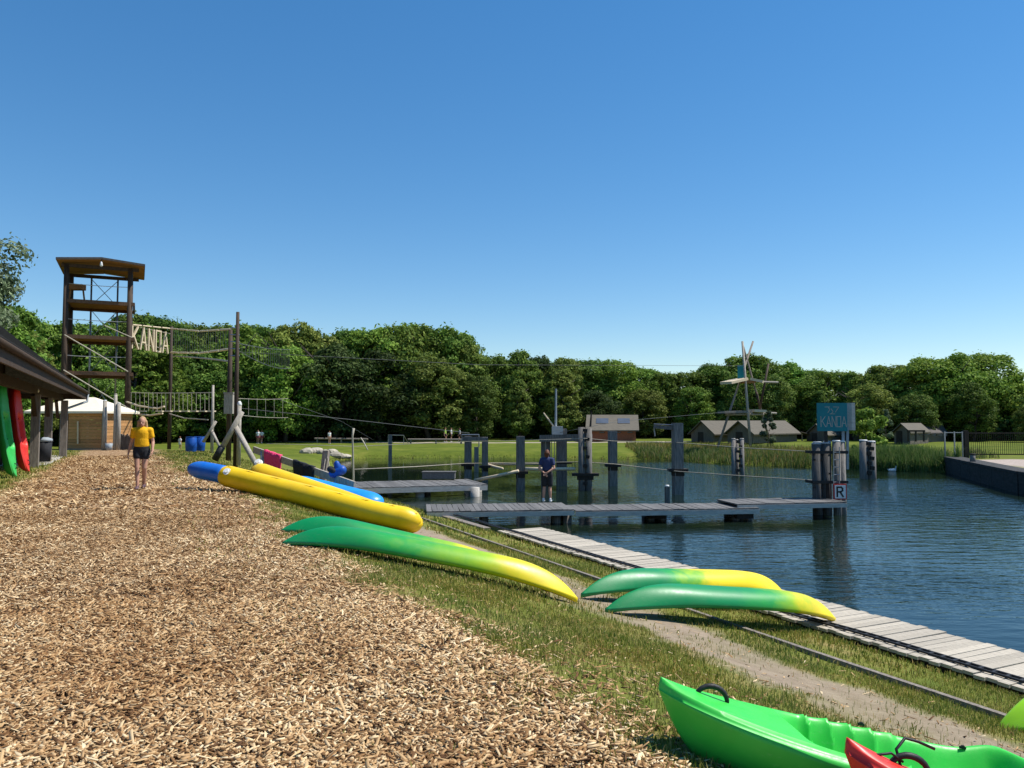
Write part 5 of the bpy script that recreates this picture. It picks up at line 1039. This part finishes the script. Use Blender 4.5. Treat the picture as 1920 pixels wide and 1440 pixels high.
    if long_hair:
        for s in (-1, 1): C((.07 * s, .0, 1.60), (.085 * s, .01, 1.50), .045, .04, 10); C((.085 * s, .01, 1.50), (.095 * s, -.01, 1.42), .042, .028, 10)
        C((0.0, .07, 1.55), (0, .09, 1.40), .085, .07, 12)
    else: C((0, -.05, 1.675), (0, -.02, 1.69), .05, .05, 10)
    hr = remeshed(t, 'hair', M[hair], o, vox * 1.2, 2)
    for s in (-1, 1):
        t = MB(); t.caps((.032 * s, -.098, 1.592), (.036 * s, -.098, 1.592), .0095, .0095, 8); t.build('eye', M['cloth_black'], body, True, False)
    t = MB(); t.caps((-.018, -.099, 1.522), (.018, -.099, 1.522), .0065, .0065, 8); t.build('mouth', M['cloth_red'], body, True, False)
    return o
STAND = dict(shl=(.175, .01, 1.395), ell=(.225, .03, 1.11), wrl=(.235, -.04, .87), hdl=(.235, -.07, .70), hipl=(.085, .005, .91), knl=(.095, -.01, .50), anl=(.10, .03, .085),
             shr=(-.175, .01, 1.395), elr=(-.225, .03, 1.11), wrr=(-.235, -.04, .87), hdr=(-.235, -.07, .70), hipr=(-.085, .005, .91), knr=(-.095, -.01, .50), anr=(-.10, .03, .085), hem=1.0, leg=.45)
WALK = dict(STAND, knl=(.075, -.05, .50), anl=(.045, .12, .10), knr=(-.075, -.11, .51), anr=(-.05, -.16, .085), wrl=(.255, -.13, .90), hdl=(.24, -.22, .77), ell=(.24, .02, 1.12), elr=(-.24, .10, 1.13), wrr=(-.30, .10, .88), hdr=(-.325, .08, .72), hem=1.04, leg=.34)
w0 = P(264, 916, 0.0)
person('person walking in yellow t-shirt and black shorts on the wood chips', (w0.x, w0.y, hz(w0.x, w0.y) + .0), R(16), WALK, 'shirt_yellow', 'cloth_black', 'hair_blond', 'shoe', 1.0, .009, True)
BACK = dict(STAND, ell=(.25, .09, 1.12), wrl=(.07, .20, .97), hdl=(-.04, .20, .86), elr=(-.25, .09, 1.12), wrr=(-.05, .22, .99), hdr=(.06, .24, .90), leg=.78, anl=(.12, .03, .085), anr=(-.11, .03, .085), palml=(0, 0, 1), palmr=(0, 0, 1))
m0 = P(1026, 940, -1.18)
person('person in navy t-shirt standing on the jetty, hands behind the back', (m0.x, m0.y, -1.2), R(180 - 12), BACK, 'shirt_navy', 'cloth_black', 'hair_brown', 'cloth_white', 1.05, .010, False)
for i, (px, Y, s, sh, pt, l, rz) in enumerate(((338, 57, .62, 'cloth_white', 'cloth_white', 'child in white clothes running on the path near the barrels', 160), (484, 80, .82, 'cloth_white', 'cloth_red', 'child in white top at the wood edge, beside another child', 20), (491, 80.5, .80, 'cloth_white', 'cloth_red', 'child turned away at the wood edge, beside another child', 200), (618, 82, .78, 'cloth_white', 'skin', 'child in white top standing by the low log rail', 40), (835, 86, .95, 'cloth_lime', 'cloth_black', 'person in lime green top on the far path', 90), (846, 86.5, .92, 'cloth_white', 'cloth_black', 'person in pale top on the far path beside the lime one', 90), (862, 86, .9, 'grey_blue', 'cloth_black', 'person in grey top on the far path near the steel bar', 270))):
    p = gp(px, Y); person(l, p, R(rz), WALK if i % 2 == 0 else STAND, sh, pt, 'hair_brown', 'cloth_white', s, .016)

# ------------------------------------------------------------------ trees
def crown_mesh(name, seed, mat, h, r, nleaf, size, low=0.12, lobes=46, shape='oak', topbias=0.0):
    g = np.random.default_rng(seed); cs = []; rs_ = []
    for k in range(lobes):
        t = low + (1 - low) * g.uniform(0, 1) ** (0.85); a = g.uniform(0, 2 * math.pi)
        tt = (t - low) / (1 - low)
        if shape == 'oak': env = math.sin(math.pi * min(max(0.16 + tt * 0.80, 0), 1)) ** 0.55
        elif shape == 'poplar': env = (1 - tt) ** 0.5 * min(1, .35 + tt * 3)
        else: env = math.sqrt(max(1 - (tt * 1.15 - .5) ** 2 * 3.2, .05))
        q = math.sqrt(g.uniform(.35, 1.0)) * env * r * .88
        cs.append((math.cos(a) * q, math.sin(a) * q, t * h * .93)); rs_.append(r * g.uniform(.09, .27) * (0.75 + .35 * env))
    cs = np.array(cs); rs_ = np.array(rs_)
    wt = rs_ ** 2; idx = g.choice(lobes, nleaf, p=wt / wt.sum()); u = g.normal(0, 1, (nleaf, 3)); u /= np.linalg.norm(u, axis=1)[:, None]
    u[:, 2] = np.abs(u[:, 2]) * np.where(g.uniform(0, 1, nleaf) < .80, 1, -1)
    pos = cs[idx] + u * (rs_[idx] * g.uniform(.72, 1.10, nleaf))[:, None] * np.array([1, 1, .78])
    far_ = g.uniform(0, 1, nleaf) < .10; pos = np.where(far_[:, None], cs[idx] + u * (rs_[idx] * g.uniform(1.02, 1.28, nleaf))[:, None], pos)
    nrm = u + g.normal(0, .5, (nleaf, 3)); nrm /= np.linalg.norm(nrm, axis=1)[:, None]
    ref = g.normal(0, 1, (nleaf, 3)); a = np.cross(nrm, ref); a /= np.linalg.norm(a, axis=1)[:, None]; b_ = np.cross(nrm, a)
    sz = size * g.uniform(.55, 1.4, nleaf)[:, None]
    V = np.stack([pos - a * sz * .8, pos - b_ * sz * .45 + nrm * sz * .12, pos + a * sz * .8, pos + b_ * sz * .45 + nrm * sz * .12], 1).reshape(-1, 3)
    return np_mesh(name, V, np.arange(nleaf * 4).reshape(-1, 4), mat, 4)
def trunk_mesh(name, seed, h, r):
    g = random.Random(seed); mb = MB(); pts = [(0, 0, -.4)]; x = y = 0
    for k in range(1, 7): x += g.uniform(-.12, .12) * r; y += g.uniform(-.12, .12) * r; pts.append((x, y, h * .82 * k / 6))
    r0 = h * .02; mb.path(pts, [r0 * 1.3, r0, r0 * .85, r0 * .7, r0 * .5, r0 * .35, r0 * .15], 8)
    for k in range(9):
        i = g.randint(2, 5); p = Vector(pts[i]); a = g.uniform(0, 6.28); L = r * g.uniform(.45, .8); q = p + Vector((math.cos(a) * L, math.sin(a) * L, L * g.uniform(.35, .9))); mb.path([p, p.lerp(q, .5) + Vector((0, 0, -.05 * L)), q], [r0 * .45, r0 * .3, r0 * .08], 6)
    o = mb.build(name, M['bark'], None, True); me = o.data; bpy.data.objects.remove(o); return me
VAR = []
spec = [('leaf_a', 'oak', 12, 4.6), ('leaf_b', 'oak', 12, 4.3), ('leaf_c', 'oak', 12, 4.2), ('leaf_a', 'poplar', 13, 3.6), ('leaf_d', 'round', 11, 4.8), ('leaf_b', 'round', 11, 4.6), ('leaf_a', 'round', 12, 4.4), ('leaf_c', 'poplar', 12, 3.4)]
for i, (m, sh, h, r) in enumerate(spec): VAR.append((crown_mesh('crown', 100 + i, M[m], h, r, 18000, .215, .06, 150, sh), trunk_mesh('trunk', 50 + i, h, r), h, m, sh))
LAB = {'leaf_a': 'mid green', 'leaf_b': 'bright green', 'leaf_c': 'olive green', 'leaf_d': 'very dark green'}; SHL = {'oak': 'broad leafy', 'poplar': 'narrow pointed', 'round': 'round crowned'}
def tree(var, x, y, ztop, where, rot, wid=1.0, z0=None):
    cm, tm, h, m, sh = VAR[var]; g = hz(x, y) if z0 is None else z0; s = (ztop - g) / (h * 1.0); l = f'{SHL[sh]} {LAB[m]} tree {where}'
    o = thing('tree', l, 'tree', (x, y, g), rot, l); o.scale = (s * wid, s * wid, s)
    link('crown', cm, o); link('trunk', tm, o); return o
SKY_ = [(-150, 540), (0, 562), (60, 580), (110, 604), (180, 600), (280, 577), (340, 592), (400, 592), (500, 594), (570, 603), (610, 610), (650, 606), (700, 600), (760, 592), (850, 602), (880, 622), (910, 645), (950, 662), (1000, 650), (1060, 667), (1090, 655), (1140, 672), (1200, 682), (1300, 682), (1360, 678), (1430, 655), (1480, 672), (1530, 692), (1570, 685), (1640, 677), (1700, 682), (1760, 662), (1830, 650), (1870, 662), (1905, 700), (1960, 720), (2150, 700)]
def skyy(px): return float(np.interp(px, [a for a, _ in SKY_], [b_ for _, b_ in SKY_]))
def DF(px): return float(np.interp(px, [-150, 150, 350, 800, 1200, 1500, 1700, 1900, 2200], [62, 72, 88, 96, 104, 100, 88, 84, 84]))
tr_ = random.Random(11); px = -140; k = 0
WH = lambda px: 'in the wood behind the tower' if px < 300 else 'in the wood beyond the meadow' if px < 1100 else 'in the wood behind the tent lodges' if px < 1650 else 'behind the metal fence'
while px < 2120:                                          # skyline row
    D = DF(px) + tr_.uniform(-2, 3); v = tr_.choice([0, 0, 1, 2, 3, 5, 6, 6, 7])
    if 975 < px < 1030: v = 4
    if px < 120: v = 1
    if 1400 < px < 1460 or 1740 < px < 1900: v = tr_.choice([5, 1])
    zt = CAM_Z + (790 - skyy(px) + tr_.uniform(-14, 5)) / FPX * D
    tree(v, (px - 960) / FPX * D, D, zt, WH(px), tr_.uniform(0, 6.28), tr_.uniform(.85, 1.1) * (1.25 if px > 1080 else 1)); px += tr_.uniform(40, 58) * 92 / D; k += 1
px = -100
while px < 2100:                                          # lower row in front, uneven heights
    D = DF(px) - 6 + tr_.uniform(-1, 1.5); frac = tr_.uniform(.50, .86); v = tr_.choice([0, 1, 2, 2, 3, 6, 7, 4])
    ytop = 815 - (815 - skyy(px)) * frac; zt = CAM_Z + (790 - ytop) / FPX * D
    tree(v, (px - 960) / FPX * D, D, zt, 'standing low ' + WH(px), tr_.uniform(0, 6.28), tr_.uniform(1.0, 1.35)); px += tr_.uniform(58, 100) * 92 / D
px = -160
while px < 2150:                                          # back row closing the gaps
    D = DF(px) + 9; zt = CAM_Z + (790 - skyy(px) - 12) / FPX * D
    tree(tr_.choice([0, 2, 6]), (px - 960) / FPX * D, D, zt, 'deep ' + WH(px), tr_.uniform(0, 6.28), 1.1); px += 110 * 92 / D
# undergrowth closing the foot of the wood, coloured dark for the shade there
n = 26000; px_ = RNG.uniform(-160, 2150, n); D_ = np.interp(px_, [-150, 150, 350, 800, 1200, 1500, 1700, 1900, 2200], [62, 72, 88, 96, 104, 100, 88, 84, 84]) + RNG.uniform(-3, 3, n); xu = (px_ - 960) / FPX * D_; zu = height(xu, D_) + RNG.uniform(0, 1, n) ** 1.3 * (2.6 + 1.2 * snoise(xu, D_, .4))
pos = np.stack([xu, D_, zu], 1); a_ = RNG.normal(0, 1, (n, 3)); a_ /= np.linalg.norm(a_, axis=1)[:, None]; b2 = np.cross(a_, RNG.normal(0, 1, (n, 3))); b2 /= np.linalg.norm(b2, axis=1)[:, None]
V = np.stack([pos - a_ * .35, pos - b2 * .2, pos + a_ * .35, pos + b2 * .2], 1).reshape(-1, 3); tag(link('undergrowth', np_mesh('undergrowth', V, np.arange(n * 4).reshape(-1, 4), M['leaf_d'], 4)), 'undergrowth coloured dark for the shade along the foot of the wood', 'undergrowth', kind='stuff')
# silver tree above the hut and bushes
sv = thing('tree', 'silver green tree rising behind the boat hut roof', 'tree', (-33.8, 45, 0)); link('crown', crown_mesh('crown', 301, M['leaf_w'], 15.5, 4.6, 20000, .17, .42, 90, 'round'), sv); link('trunk', trunk_mesh('trunk', 302, 14.5, 4), sv)
bm_ = crown_mesh('foliage', 401, M['leaf_b'], 2.6, 1.5, 2600, .15, .02, 26, 'round'); bm2 = crown_mesh('foliage', 402, M['leaf_w'], 3.2, .8, 1800, .13, .02, 20, 'poplar'); bs = trunk_mesh('stem', 403, 2.2, .7)
for px, Y, s, me, l in ((1622, 62, 1.35, bm_, 'yellow green bush beside the white capped pile'), (1660, 70, 1.1, bm2, 'grey green young tree by the small tent lodge'), (1440, 66, 1.15, bm2, 'slim young tree at the foot of the log tripod')):
    p = gp(px, Y); o = thing('bush', l, 'bush', p); o.scale = (s, s, s); link('foliage', me, o); link('stem', bs, o)
# hedge-like shrubs left of the hut, out to the frame edge
for i, (x, y) in enumerate(((-40, 58), (-46, 52))): tree(1, x, y, 11 + i, 'beyond the silver tree', i * 2.0, 1.1)
